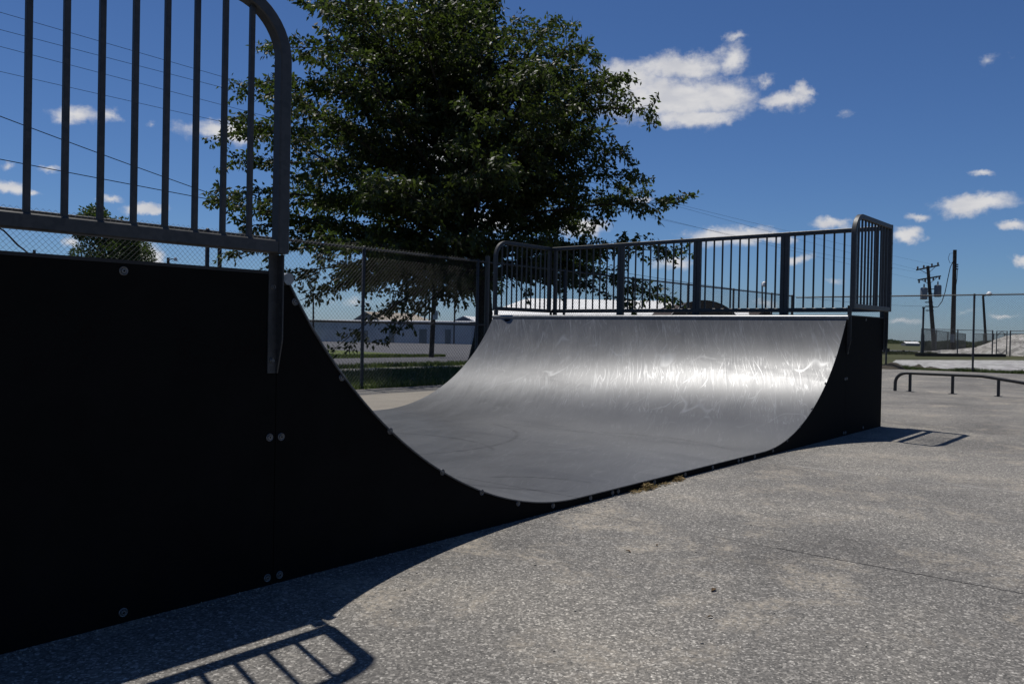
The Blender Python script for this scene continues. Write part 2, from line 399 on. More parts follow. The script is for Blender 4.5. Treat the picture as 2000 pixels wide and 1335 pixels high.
# riding surface: three sheets; u across, v along
STEPS = 40
def prof_left(): return [(RUN - R*math.sin(ANG*(1-i/STEPS)), ZF + R - R*math.cos(ANG*(1-i/STEPS))) for i in range(STEPS+1)]
def prof_right(): return [(XC-RUN + R*math.sin(ANG*i/STEPS), ZF + R - R*math.cos(ANG*i/STEPS)) for i in range(STEPS+1)]
s_left = R*ANG; s_flat = XC - 2*RUN
ARCS += [(3.3, s_left+1.02, 1.55, 1.2, 2.85), (1.1, s_left+1.3, 1.52, .15, 2.1), (.2, s_left-.3, .75, .2, .8), (2.4, s_left+.2, 1.2, 1.6, 3.3)]
S_FLAT = (s_left-.6, s_left+s_flat+.85)
STEEL = steel_sheet()
def surface(profile, v0, y0=-.010, y1=W+.010, th=.006):
    n = len(profile); v = []; f = []; uv = []; s = v0; NY = 12
    for i, (x, z) in enumerate(profile):
        if i: s += math.hypot(x-profile[i-1][0], z-profile[i-1][1])
        a = profile[max(i-1, 0)]; b = profile[min(i+1, n-1)]; t = np.array([b[0]-a[0], b[1]-a[1]]); t /= np.linalg.norm(t)
        for k in range(NY+1):
            y = y0 + (y1-y0)*k/NY; v.append((x, y, z)); uv.append((y, s))
        for k in range(NY+1):
            y = y0 + (y1-y0)*k/NY; v.append((x+t[1]*th, y, z-t[0]*th)); uv.append((y, s))
    q = 2*(NY+1)
    for i in range(n-1):
        o = i*q; p = o+q
        for k in range(NY):
            f.append((o+k, o+k+1, p+k+1, p+k)); f.append((o+NY+1+k, p+NY+1+k, p+NY+2+k, o+NY+2+k))
        f.append((o, p, p+NY+1, o+NY+1)); f.append((o+NY, o+2*NY+1, p+2*NY+1, p+NY))
    for o in (0, (n-1)*q):
        for k in range(NY): f.append((o+k, o+k+1, o+NY+2+k, o+NY+1+k))
    return v, f, uv
for pr_, v0 in ((prof_left(), 0.0), ([(RUN+.003+(s_flat-.006)*i/12, ZF) for i in range(13)], s_left), (prof_right(), s_left+s_flat)):
    v, f, uv = surface(pr_, v0)
    link_mesh('riding_surface', T(v), f, STEEL, ramp_o, None, 35, uv)
# side panels, decks, coping, back panels
EDGE = .008       # the panels stop just under the steel
def curve_under(prof): return [(x, z-EDGE) for x, z in prof]
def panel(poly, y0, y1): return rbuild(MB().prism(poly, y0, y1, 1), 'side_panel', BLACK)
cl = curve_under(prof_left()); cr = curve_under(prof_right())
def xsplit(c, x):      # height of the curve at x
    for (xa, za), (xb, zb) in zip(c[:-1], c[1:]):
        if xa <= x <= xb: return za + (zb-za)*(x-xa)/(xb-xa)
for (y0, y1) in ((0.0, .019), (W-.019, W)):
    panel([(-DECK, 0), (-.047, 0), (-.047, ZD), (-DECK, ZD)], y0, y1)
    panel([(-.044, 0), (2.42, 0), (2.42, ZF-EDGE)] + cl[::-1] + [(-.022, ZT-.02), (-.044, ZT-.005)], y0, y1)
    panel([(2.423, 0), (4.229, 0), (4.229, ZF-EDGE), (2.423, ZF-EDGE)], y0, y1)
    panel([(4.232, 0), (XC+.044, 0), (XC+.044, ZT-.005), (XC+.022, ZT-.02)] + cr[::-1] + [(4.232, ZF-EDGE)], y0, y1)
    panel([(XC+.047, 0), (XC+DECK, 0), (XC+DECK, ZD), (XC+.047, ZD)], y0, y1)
DECKM = simple('deck_board', (.03, .03, .032), .7, 0, .3, .2, 8)
for s, xc in ((-1, 0.0), (1, XC)):
    xa, xb = sorted((xc+s*.035, xc+s*DECK))
    rbuild(MB().box((xa, -.004, ZD), (xb, W+.004, ZD+.012)), 'deck', DECKM)
    xa, xb = sorted((xc+s*(DECK-.019), xc+s*DECK))
    rbuild(MB().box((xa+.001, .021, .0), (xb-.001, W-.021, ZD-.004)), 'back_panel', BLACK)
    path = [(xc+s*.010, -.022+i*(W+.044)/8, ZT+.004) for i in range(9)]
    mb = MB().tube(path, .0235, 20, True); rbuild(mb, 'coping', COPE, smooth=40)
mb = MB(); pts = [(.055*math.cos(a), .036*math.sin(a)) for a in np.linspace(math.pi, 2*math.pi, 12)]
mb.v = []; a0 = ANG*.985
nx_, nz_ = -math.sin(a0), math.cos(a0); tx_, tz_ = math.cos(a0), math.sin(a0)
base = (XC-RUN+R*math.sin(a0), ZF+R-R*math.cos(a0))
poly = [(4.46+p, q) for p, q in pts]
mb.add([(base[0]+tx_*(q+.005)+nx_*.003, y, base[1]+tz_*(q+.005)+nz_*.003) for y, q in poly] + [(base[0]+tx_*(q+.005)+nx_*.0005, y, base[1]+tz_*(q+.005)+nz_*.0005) for y, q in poly],
       [tuple(range(len(poly))), tuple(range(2*len(poly)-1, len(poly)-1, -1))] + [(i, i+1, len(poly)+i+1, len(poly)+i) for i in range(len(poly)-1)])
rbuild(mb, 'torn_notch', BLACK)

# bolts: washer with a raised rim and a hex socket
def bolt(x, y, z, ny=-1, r=.0155):
    mb = MB(); prof = [(r, 0), (r, .0028), (r*.86, .0046), (r*.66, .0030), (r*.60, .0030), (r*.52, .0058), (r*.26, .0062)]
    n = 14; vs = []
    for (rr, h) in prof:
        for k in range(n): vs.append((x+rr*math.cos(2*math.pi*k/n), y+ny*h, z+rr*math.sin(2*math.pi*k/n)))
    fs = []
    for i in range(len(prof)-1):
        for k in range(n): fs.append((i*n+k, i*n+(k+1) % n, (i+1)*n+(k+1) % n, (i+1)*n+k))
    for k in range(6): vs.append((x+r*.24*math.cos(math.pi*k/3), y+ny*.0062, z+r*.24*math.sin(math.pi*k/3)))
    for k in range(6): vs.append((x+r*.22*math.cos(math.pi*k/3), y+ny*.0022, z+r*.22*math.sin(math.pi*k/3)))
    o = len(prof)*n
    for k in range(6): fs.append((o+k, o+(k+1) % 6, o+6+(k+1) % 6, o+6+k))
    fs.append(tuple(o+6+k for k in range(6)))
    # rim between circle and hexagon
    top = (len(prof)-1)*n
    for k in range(n): fs.append((top+k, top+(k+1) % n, o+(k*6//n+1) % 6 if (k*6//n) != ((k+1)*6//n) else o+(k*6//n), o+(k*6//n)) if (k*6//n) != ((k+1)*6//n) else (top+k, top+(k+1) % n, o+(k*6//n)))
    mb.add(vs, fs); return mb
BL = [(.036, 1.112), (.277, .802), (.553, .553), (.891, .328), (1.177, .191), (1.470, .092), (1.780, .032), (-.072, .579), (-.019, .577), (-.651, 1.190), (-.072, .030), (-.016, .030), (-.635, .036), (2.15, .022), (2.39, .020), (2.455, .020)]
for (bx, bz) in BL:
    rbuild(bolt(bx, 0, bz), 'bolt', BOLT, smooth=30)
    rbuild(bolt(XC-bx, 0, bz), 'bolt', BOLT, smooth=30)
for bx in (2.9, 3.325, 3.75): rbuild(bolt(bx, 0, .020), 'bolt', BOLT, smooth=30)

# guard rails
ZB0, ZB1, ZTOP = 1.292, 1.342, 2.268
def bar(parent, x, y, z0, z1, w=.0185):
    mb = MB().square([(x, y, z0), (x, y, z1)], (0, 1, 0), w, w, .002); rbuild(mb, 'baluster', GALV, parent, 30)
def end_rail(xc, s, yc, ysgn, label):
    """rail along one end of a deck; ysgn = -1 outside face towards the south"""
    g = build(MB(), 'guard_rail', None, ramp_o) if False else None
    xf = xc + s*.068; xb = xc + s*1.300; rad = .215; t = .025; top = ZTOP-t
    path = [(xf, yc, ZB0), (xf, yc, top-rad)]
    for i in range(1, 13):
        a = math.pi/2*i/12; path.append((xf + s*rad*(1-math.cos(a)), yc, top-rad + rad*math.sin(a)))
    path += [(xb, yc, top)]
    mb = MB().square(path, (0, 1, 0), .05, .05, .005)
    mb.square([(xb, yc, ZB0), (xb, yc, top+.0251)], (0, 1, 0), .052, .052, .005)
    mb.square([(xf+s*.0255, yc, (ZB0+ZB1)/2), (xb-s*.0265, yc, (ZB0+ZB1)/2)], (0, 1, 0), .05, .048, .005)
    rail = rbuild(mb, 'guard_rail', GALV, None, 30); rail['label'] = label
    n = 10
    for k in range(n):
        x = xf + s*(.138 + k*.1090); d = abs(x-xf)
        zt = top-.024 if d > rad else top-rad + math.sqrt(max(0, rad**2-(rad-d)**2)) - .012
        bar(rail, x, yc, ZB1-.001, zt)
    # angle-iron brackets bolted to the side panel
    yo = yc - ysgn*.045                      # panel face
    for xm, sg in ((xf, s), (xb, -s)):
        # flat leg on the panel, upstand leg on the side nearer the flat bottom for the front bracket
        w = .05
        x0, x1 = sorted((xm-sg*.022, xm+sg*.022)); ya, yb = sorted((yo+ysgn*.0005, yo+ysgn*.0065))
        m2 = MB().box((x0, ya, .830), (x1, yb, ZB0+.03))
        ue, uo = xm-sg*.022, xm-sg*.016
        xa, xb_ = sorted((ue, uo)); y_in = yo+ysgn*.0065; y_out = yo+ysgn*.042
        m2.prism([(y_in, .830), (yo+ysgn*.012, .830), (y_out, .960), (y_out, ZB0-.002), (y_in, ZB0-.002)], xa, xb_, 0)
        br = rbuild(m2, 'mounting_bracket', GALV, rail)
        for bz in (.880, 1.165):
            rbuild(bolt(xm+sg*.003, yo+ysgn*.0066, bz, ysgn, .011), 'bracket_bolt', BOLT, rail, 30)
    return rail
end_rail(0.0, -1, -.045, -1, 'rail on the near quarter with tall rounded corner')
end_rail(XC, 1, -.045, -1, 'rail on the near end of the far deck')
end_rail(0.0, -1, W+.045, 1, 'rail on the far end of the near deck')
end_rail(XC, 1, W+.045, 1, 'rail on the far end of the far deck')
def back_rail(x, s):
    top = ZTOP-.025; mb = MB()
    y0, y1 = -.018, W+.018
    mb.square([(x, y0, top), (x, y1, top)], (1, 0, 0), .05, .05, .005)
    mb.square([(x, y0, (ZB0+ZB1)/2), (x, y1, (ZB0+ZB1)/2)], (1, 0, 0), .05, .048, .005)
    rail = rbuild(mb, 'guard_rail', GALV, None, 30); rail['label'] = 'long rail along the back of the deck'
    ybays = [0.0, 1.18, 2.36, 3.54, W]
    for y in ybays:
        q = MB()
        for dy in ((-.026, .026) if 0 < y < W else ((.03,) if y == 0 else (-.03,))):
            q.square([(x, y+dy, ZB1-.049 if False else .86), (x, y+dy, top-.0255)], (1, 0, 0), .05, .052, .005)
        rbuild(q, 'rail_post', GALV, rail, 30)
        rbuild(boltx(x - s*.0262, y+.026 if y < W else y-.03, 1.27, -s), 'bracket_bolt', BOLT, rail, 30)
    for a, b in zip(ybays[:-1], ybays[1:]):
        for k in range(1, 10): bar(rail, x, a+(b-a)*k/10, ZB1-.001, top-.024)
    return rail
def boltx(x, y, z, nx, r=.011):
    mb = bolt(0, 0, 0, -1, r); mb.v = [(x+nx*(-p[1]), y+p[0], z+p[2]) for p in mb.v]; return mb
back_rail(XC+1.298+.053+.0, 1)
back_rail(-1.298-.053, -1)
for bz in (1.50, 1.78, 2.06):
    rbuild(bolt(XC+1.300, -.0712, bz, -1, .010), 'bolt', BOLT, smooth=30)

# ------------------------------------------------------------------ grind rail on the slab
gr_x = 14.65
gr = empty('grind_rail', (gr_x, .6, gz(gr_x)), 'low grey tube grind rail with bent end and kinked slope on the slab', 'grind rail')
zz = lambda h: gz(gr_x)+h
path = [(gr_x, 1.665, zz(0)), (gr_x, 1.662, zz(.16))]
for i in range(1, 9):
    a = math.pi/2*i/8; path.append((gr_x, 1.66-.20*(1-math.cos(a)), zz(.16+.185*math.sin(a))))
path += [(gr_x, .30, zz(.345)), (gr_x, .22, zz(.342)), (gr_x, .12, zz(.330)), (gr_x, -1.0, zz(.175)), (gr_x, -1.1, zz(.168)), (gr_x, -2.4, zz(.168)), (gr_x, -2.55, zz(.12)), (gr_x, -2.6, zz(0))]
build(MB().tube(path, .030, 14), 'rail_tube', RAILM, gr, None, 40)
for y, h in ((1.405, .345), (.690, .345), (-.035, .312), (-1.4, .168)):
    mb = MB().square([(gr_x, y, zz(0)), (gr_x, y, zz(h-.012))], (1, 0, 0), .046, .046, .004)
    mb.box((gr_x-.06, y-.06, zz(.0005)), (gr_x+.06, y+.06, zz(.008)))
    build(mb, 'leg', RAILM, gr, None, 30)

# ------------------------------------------------------------------ chain link fences
def wire_mesh(p0, p1, h, s, r, nrm, z_off=.03):
    p0 = np.array(p0, float); p1 = np.array(p1, float); Ln = np.linalg.norm(p1-p0); d = (p1-p0)/Ln; nrm = np.array(nrm, float)
    n = int(Ln/s); V = []; Fc = []
    def gzp(u): p = p0+d*u; return gz(p[0], p[1])
    for fam in (1, -1):
        for k in range(-int(h/s)-1, n+int(h/s)+2):
            ut, ub = k*s, k*s - fam*h; zt, zb = h, 0.0          # top end, bottom end
            # clip along the run
            def clip(u0, z0, u1, z1):
                if u0 > u1: u0, z0, u1, z1 = u1, z1, u0, z0
                if u1 <= 0 or u0 >= Ln: return None
                if u0 < 0: z0 += (z1-z0)*(0-u0)/(u1-u0); u0 = 0
                if u1 > Ln: z1 = z0 + (z1-z0)*(Ln-u0)/(u1-u0); u1 = Ln
                return u0, z0, u1, z1
            c = clip(ut, zt, ub, zb)
            if c is None: continue
            a = p0+d*c[0]; b = p0+d*c[2]
            A = np.array([a[0], a[1], gzp(c[0])+z_off+c[1]]) + nrm*fam*r*.8; B = np.array([b[0], b[1], gzp(c[2])+z_off+c[3]]) + nrm*fam*r*.8
            t = (B-A)/np.linalg.norm(B-A); e1 = nrm; e2 = np.cross(t, e1)
            o = len(V)
            for P in (A, B):
                for q in range(3):
                    an = 2*math.pi*q/3; V.append(P + (e1*math.cos(an)+e2*math.sin(an))*r)
            Fc += [(o, o+1, o+4, o+3), (o+1, o+2, o+5, o+4), (o+2, o, o+3, o+5)]
    return V, Fc
WIRE = galvanised('fence_wire', .075, .45, .4)
def chain_fence(name, label, p0, p1, nrm, h, posts, s, r, mid=None, group=None, pr_=.030, m=GALV_FENCE, endposts=()):
    p0 = np.array(p0, float); p1 = np.array(p1, float); Ln = np.linalg.norm(p1-p0); d = (p1-p0)/Ln; n3 = np.array([nrm[0], nrm[1], 0.0])
    mid_p = (p0+p1)/2
    root = empty(name, (mid_p[0], mid_p[1], gz(*mid_p)), label, 'fence', group)
    V, Fc = wire_mesh(p0, p1, h+.018, s, r, n3); link_mesh('wire_mesh', V, Fc, WIRE, root)
    def run(z, rad):
        K = max(2, int(Ln/2)); return [(p0[0]+d[0]*Ln*i/K - n3[0]*.03, p0[1]+d[1]*Ln*i/K - n3[1]*.03, gz(*(p0+d*Ln*i/K))+z) for i in range(K+1)]
    build(MB().tube(run(h, 0), .021, 8), 'top_rail', m, root, None, 50)
    if mid: build(MB().tube(run(mid, 0), .019, 8), 'middle_rail', m, root, None, 50)
    for u in posts:
        q = p0+d*u - n3[:2]*.032; rad = .045 if u in endposts else pr_
        mb = MB().tube([(q[0], q[1], gz(*q)-.1), (q[0], q[1], gz(*q)+h+.03), (q[0], q[1], gz(*q)+h+.045)], [rad, rad, rad*.5], 10)
        build(mb, 'post', m, root, None, 50)
    return root
NX0 = -7.09
chain_fence('chain_link_fence', 'tall chain link fence with middle rail running between the ramp and the big tree', (NX0, 8.06), (26.06, 8.06), (0, -1), 2.352,
            [2.85*k for k in range(0, 12)] + [33.12], .072, .0019, mid=1.12, endposts=(33.12,))
# double post of the old gate beside the trunk
chain_fence('chain_link_fence', 'tall chain link fence between the slab and the white gravel', (26.06, 7.98), (26.06, -6.2), (-1, 0), 2.31,
            [2.95, 5.42, 8.25, 11.1, 14.1], .072, .0019)
def gate_post():
    x = 10.30; q = (x, 8.02)
    o = build(MB().tube([(x, 8.10, gz(x)-.1), (x, 8.10, gz(x)+2.47), (x, 8.10, gz(x)+2.49)], [.048, .048, .02], 12), 'gate_post', GALV_FENCE, None, (x, 8.10, gz(x)), 50)
    tag(o, 'thick grey steel post standing against the fence beside the tree trunk', 'post')
gate_post()

# ------------------------------------------------------------------ trees
def leaves_mesh(pos, dirs, length, width, seed=0):
    rg = np.random.default_rng(seed); n = len(pos)
    d = dirs/np.linalg.norm(dirs, axis=1)[:, None]
    rv = rg.normal(size=(n, 3)); side = np.cross(d, rv); side /= np.linalg.norm(side, axis=1)[:, None]
    nr = np.cross(side, d)
    ln = length*(.65+.6*rg.random(n))[:, None]; wd = width*(.65+.6*rg.random(n))[:, None]; fold = wd*.35
    b = pos; t = pos + d*ln; m = pos + d*ln*.42
    l = m + side*wd*.5 + nr*fold*.5; r = m - side*wd*.5 + nr*fold*.5
    V = np.stack([b, l, t, r], 1).reshape(-1, 3)
    i = np.arange(n)*4
    Fc = np.concatenate([np.stack([i, i+1, i+2], 1), np.stack([i, i+2, i+3], 1)])
    return V, Fc
def big_mesh(name, V, Fc, m, parent=None, origin=(0, 0, 0)):
    org = wl(parent) if parent is not None else np.array(origin, float)
    me = bpy.data.meshes.new(name); nf = len(Fc); k = Fc.shape[1]
    me.vertices.add(len(V)); me.vertices.foreach_set('co', (V-org).astype(np.float32).ravel())
    me.loops.add(nf*k); me.loops.foreach_set('vertex_index', Fc.astype(np.int32).ravel())
    me.polygons.add(nf); me.polygons.foreach_set('loop_start', (np.arange(nf)*k).astype(np.int32))
    me.update(calc_edges=True); me.validate(); me.materials.append(m)
    o = bpy.data.objects.new(name, me); COL.objects.link(o); o['_w'] = org.tolist()
    if parent is not None: o.parent = parent
    else: o.location = org
    return o
BARK = simple('bark', (.045, .038, .030), .95, 0, .2, .45, 14, .6)
LEAF = leaf_mat('leaf', (.018, .026, .008), (.036, .047, .012), (.070, .076, .018), .40, .52, .38)
def bez(a, b, c, n): return [a*(1-t)**2 + b*2*t*(1-t) + c*t*t for t in np.linspace(0, 1, n)]

def big_tree():
    T0 = np.array([13.38, 11.18, gz(13.38)]); root = empty('tree', T0, 'large dark leafy tree with low hanging boughs standing behind the fence', 'tree')
    rg = np.random.default_rng(5)
    D0 = 20.7; m_px = D0/F_PX
    prof_z = [1.6, 2.1, 2.5, 2.9, 3.5, 4.2, 4.9, 5.45, 6.0, 6.7, 7.3, 8.0, 8.6, 9.2, 9.8]
    prof_l = [.4, 2.4, 4.4, 5.6, 5.8, 5.9, 5.9, 5.8, 5.5, 5.1, 4.7, 4.2, 3.6, 2.7, 1.2]
    prof_r = [.4, 2.6, 4.2, 4.9, 4.9, 4.6, 4.2, 3.9, 4.3, 4.3, 3.5, 2.6, 2.1, 1.0, .5]
    ax = T0 + np.array([rt[0], rt[1], 0])*(-.35)          # crown leans a little to the west of the trunk
    mb = MB(); pos = []; dr = []
    def axis(z): 
        k = min(1, max(0, (z-1.5)/4)); a = T0*(1-k)+ax*k; return np.array([a[0]+.12*math.sin(z*1.3), a[1]+.1*math.cos(z*1.7)-.1, z])
    # trunk with flare at the foot and a swelling under the fork
    zs = [T0[2]-.1, .15, .4, .9, 1.5, 2.0, 2.5, 3.4, 4.6, 6.0, 7.4, 8.6, 9.5]
    rs = [.30, .26, .225, .205, .20, .215, .19, .15, .12, .09, .06, .035, .012]
    mb.tube([axis(z) if z > .2 else np.array([T0[0]+.0, T0[1], z]) for z in zs], rs, 12)
    def radius(z, az):
        dv = np.array([math.sin(az), math.cos(az)]); c = dv@np.array([rt[0], rt[1]])/math.hypot(rt[0], rt[1])
        rl = np.interp(z, prof_z, prof_l); rr = np.interp(z, prof_z, prof_r); k = (c+1)/2
        return rl*(1-k)+rr*k
    boughs = []
    nb = 88
    for i in range(nb):
        z0 = 2.35 + 6.2*((i+.5)/nb)**.95 + rg.normal()*.15; az = i*2.39996 + rg.normal()*.25
        rise = np.interp(z0, [1.8, 3, 5, 7, 9], [.02, .22, .48, .85, 1.5]) + rg.normal()*.12
        Rr = radius(min(9.8, z0+rise*3.0), az)*(.62+.42*rg.random()); z1 = z0 + rise*Rr
        if z1 > 9.9: z1 = 9.9 - rg.random()*.9
        Rr = min(Rr, radius(z1, az)*1.04)
        a = axis(max(1.7, z0-.25*Rr*min(1, rise+.3))); tip = np.array([ax[0]+math.sin(az)*Rr, ax[1]+math.cos(az)*Rr, z1])
        droop = np.interp(z0, [2.4, 4, 8], [-.12, -.02, .1])
        midp = (a+tip)/2 + np.array([0, 0, .12*Rr + rg.normal()*.15])
        tip[2] += droop
        boughs.append((a, midp, tip, 1.0))
    # boughs the picture shows leaving the outline
    for (px, py, D) in ((1318, 398, 19.6), (1252, 342, 20.2), (1262, 212, 20.4), (1230, 185, 21.2), (440, 262, 20.6), (437, 378, 20.2), (446, 498, 20.0), (470, 180, 21), (520, 95, 21.0), (596, 8, 20.8),
                        (690, -12, 20.5), (800, -25, 20.4), (885, -22, 20.6), (960, 5, 21), (1082, 42, 20.6), (1122, 105, 20.6), (1310, 492, 19.8), (1290, 575, 20.2), (556, 600, 19.2), (645, 688, 18.2), (758, 668, 18.6),
                        (1215, 300, 20), (1190, 160, 20.5), (455, 320, 21), (480, 440, 19.6), (520, 545, 19.4), (1240, 600, 19.5), (1030, 570, 19.2), (620, 575, 18.8), (690, 535, 18.2), (850, 535, 18.4)):
        tip = at(px, py, D); zt = tip[2]
        z0 = max(2.0, min(7.8, zt - .5 if zt > 3.2 else 2.3 + rg.random()*.6)); a = axis(z0)
        up_ = .45 if zt < 3 else .25
        midp = (a*.45+tip*.55) + np.array([0, 0, up_*np.linalg.norm(tip[:2]-a[:2])*.28])
        boughs.append((a, midp, tip, .20 if zt < 2.0 else .72))
    def put_leaves(p, d, n, spread):
        q = p[None, :] + rg.normal(size=(n, 3))*spread
        dd = d[None, :]*.55 + rg.normal(size=(n, 3))*.55 + np.array([0, 0, -.45])[None, :]
        pos.append(q); dr.append(dd)
    def twig(p, d, ln):
        q = p + d*ln + np.array([0, 0, -.12*ln])
        mb.tube([p, (p+q)/2+np.array([0, 0, .03]), q], [.006, .004, .002], 3, False)
        for u in np.linspace(.12, 1.0, max(4, int(ln*24))):
            put_leaves(p*(1-u)+q*u, d, 1 if rg.random() < .35 else 2, .038)
    def branch(a, mdp, tip, r0, level, wide=1.0):
        L_ = np.linalg.norm(tip-a); npt = max(5, int(L_/.35)); P = bez(a, mdp, tip, npt)
        mb.tube(P, [r0*(1-.88*i/(npt-1)) for i in range(npt)], 6 if level == 0 else 4, level == 0)
        n = int(L_*(3.5 if level == 0 else 7.0)) + 1
        for j in range(n):
            t0 = .16 if level == 0 else .10
            t = t0 + (1-t0)*(j+rg.random())/n; k = min(npt-2, int(t*(npt-1))); fr = t*(npt-1)-k
            p = P[k]*(1-fr)+P[k+1]*fr; fd = P[k+1]-P[k]; fd /= np.linalg.norm(fd)
            sd = np.cross(fd, [0, 0, 1]); sd /= np.linalg.norm(sd)+1e-9; s = 1 if j % 2 else -1
            up3 = np.array([0, 0, 1.0])
            if level == 0:
                d = fd*(.55+.5*rg.random()) + sd*s*(.3+.7*rg.random()) + up3*rg.normal()*.30; d /= np.linalg.norm(d)
                ln = (.6 + .9*rg.random())*(1.25-.80*t)*min(1.0, .35+L_/4.5)*(1-(1-wide)*min(1, t*1.6))
                e = p + d*ln; m_ = (p+e)/2 + np.array([0, 0, .08*ln])
                branch(p, m_, e, .006+.006*ln, 1)
            else:
                d = fd*(.5+.5*rg.random()) + sd*s*(.4+.6*rg.random()) + up3*rg.normal()*.40; d /= np.linalg.norm(d)
                twig(p, d, (.22+.34*rg.random())*(1.15-.4*t))
        put_leaves(tip, P[-1]-P[-2], 6, .06)
    for (a, mdp, tip, wd_) in boughs: branch(a, mdp, tip, .012+.0075*np.linalg.norm(tip-a), 0, wd_)
    tr = build(mb, 'trunk', BARK, root, None, 60)
    V, Fc = leaves_mesh(np.concatenate(pos), np.concatenate(dr), .135, .070, 3)
    big_mesh('crown', V, Fc, LEAF, root)
    print('leaves', len(V)//4)
big_tree()

LEAF2 = leaf_mat('far_leaf', (.018, .034, .008), (.034, .058, .012), (.06, .09, .02), .3, .5)
def round_tree(base, h, rx, label, group=None, n=9000, seed=1, leaf=.22, trunk_h=.3, mt=None):
    rg = np.random.default_rng(seed); base = np.array(base, float); root = empty('tree', base, label, 'tree', group)
    mb = MB(); mb.tube([base+np.array([0, 0, -.1]), base+np.array([0, 0, h*trunk_h]), base+np.array([rx*.05, 0, h*.9])], [.03*h, .022*h, .003*h], 8)
    cz = h*(trunk_h+1)/2; hz = h*(1-trunk_h)/2
    clumps = []
    for i in range(34):
        d = rg.normal(size=3); d /= np.linalg.norm(d); rr = (.45+.5*rg.random())
        clumps.append((np.array([d[0]*rx*rr, d[1]*rx*rr, cz+d[2]*hz*rr*(1.05 if d[2] > 0 else .9)]), rx*(.22+.2*rg.random())))
        mb.tube([base+np.array([0, 0, h*trunk_h+rg.random()*h*.3]), base+clumps[-1][0]], [.010*h, .002*h], 4, False)
    pp = []; dd = []
    for c, r in clumps:
        k = n//34; d = rg.normal(size=(k, 3)); d /= np.linalg.norm(d, axis=1)[:, None]; q = base + c + d*r*(.55+.5*rg.random(k))[:, None]
        pp.append(q); dd.append(d + rg.normal(size=(k, 3))*.5 + np.array([0, 0, -.2]))
    build(mb, 'trunk', BARK, root, None, 60)
    V, Fc = leaves_mesh(np.concatenate(pp), np.concatenate(dd), leaf, leaf*.6, seed); big_mesh('crown', V, Fc, mt or LEAF2, root)
    return root
b = ground_at(210, 50); round_tree(b, 8.3, 2.25, 'rounded green tree far beyond the fence seen over the near ramp deck', n=16000, seed=4, leaf=.20)

# ------------------------------------------------------------------ grass
def blades(name, x0, x1, yfun, n, h, w, m, seed, kind='stuff'):
    rg = np.random.default_rng(seed); x = x0+(x1-x0)*rg.random(n); t = rg.random(n)
    y = np.array([yfun(a)[0] + (yfun(a)[1]-yfun(a)[0])*c for a, c in zip(x, t)])
    z = np.array([gz(a, c) for a, c in zip(x, y)]) - .012
    hh = h*(.5+rg.random(n)); an = rg.random(n)*6.283; lean = rg.normal(size=(n, 2))*.35
    b0 = np.stack([x-np.cos(an)*w, y-np.sin(an)*w, z], 1); b1 = np.stack([x+np.cos(an)*w, y+np.sin(an)*w, z], 1)
    tp = np.stack([x+lean[:, 0]*hh, y+lean[:, 1]*hh, z+hh], 1)
    V = np.stack([b0, b1, tp], 1).reshape(-1, 3); i = np.arange(n)*3
    o = big_mesh(name, V, np.stack([i, i+1, i+2], 1), m); tag(o, kind=kind); return o
GRASS = leaf_mat('grass_blade', (.035, .052, .012), (.060, .088, .020), (.12, .125, .045), .3, .6)
tag(blades('grass', 1, 25.8, lambda x: (8.05, 13.1), 30000, .075, .010, GRASS, 1), 'mown grass of the verge between the fence and the walkway', 'grass')
tag(blades('grass', 3, 25.8, lambda x: (8.00, 8.22), 4200, .085, .008, GRASS, 2), 'longer tufts of grass growing along the fence foot', 'grass')
tag(blades('grass', 4, 34, lambda x: (14.0-.009*(x-4), 15.6-.03*(x-4)), 12000, .08, .016, GRASS, 3), 'thin grass strip between the walkway and the road', 'grass')
tag(blades('grass', 10, 20.6, lambda x: (20.0-.07*(x-10), 20.0-.07*(x-10)+.2+(20.6-x)*.9), 12000, .09, .02, GRASS, 4), 'tapering grass island in the parking lot', 'grass')

# ------------------------------------------------------------------ east side: verge, gravel, compound
sheet('grass_verge', [(26.0, -20), (27.3, -20), (27.3, 5.2), (26.0, 5.6)], -.010, TURF, 2, 30)
sheet('gravel_yard', [(27.3, -20), (52, -20), (50, 5.2), (40.5, 8.6)], -.008, GRAV, 20, 20)
sheet('gravel_yard', [(27.3, -20), (40.5, 8.6), (27.2, 5.4), (27.3, 0)], -.0075, GRAV, 12, 12)
rg = np.random.default_rng(21)
n = 9000; y = -6+11.6*rg.random(n); x = 26.05+1.2*rg.random(n)**1.3
hh = .05+.10*rg.random(n)*(1+.9*np.sin(y*2.1)*np.sin(y*.9+1)); an = rg.random(n)*6.28; z = np.full(n, .125)
V = np.stack([np.stack([x-np.cos(an)*.014, y-np.sin(an)*.014, z], 1), np.stack([x+np.cos(an)*.014, y+np.sin(an)*.014, z], 1), np.stack([x+rg.normal(size=n)*.04, y+rg.normal(size=n)*.04, z+hh], 1)], 1).reshape(-1, 3)
i = np.arange(n)*3; tag(big_mesh('grass', V, np.stack([i, i+1, i+2], 1), GRASS), 'ragged grass fringe along the foot of the east fence', 'grass', None, 'stuff')
DIRT = simple('dark_soil', (.055, .047, .036), .95, 0, .2, .4, 7, .6)
PILE = gravel_mat('piled_gravel', (.30, .285, .26), (.43, .41, .38), 3.5)
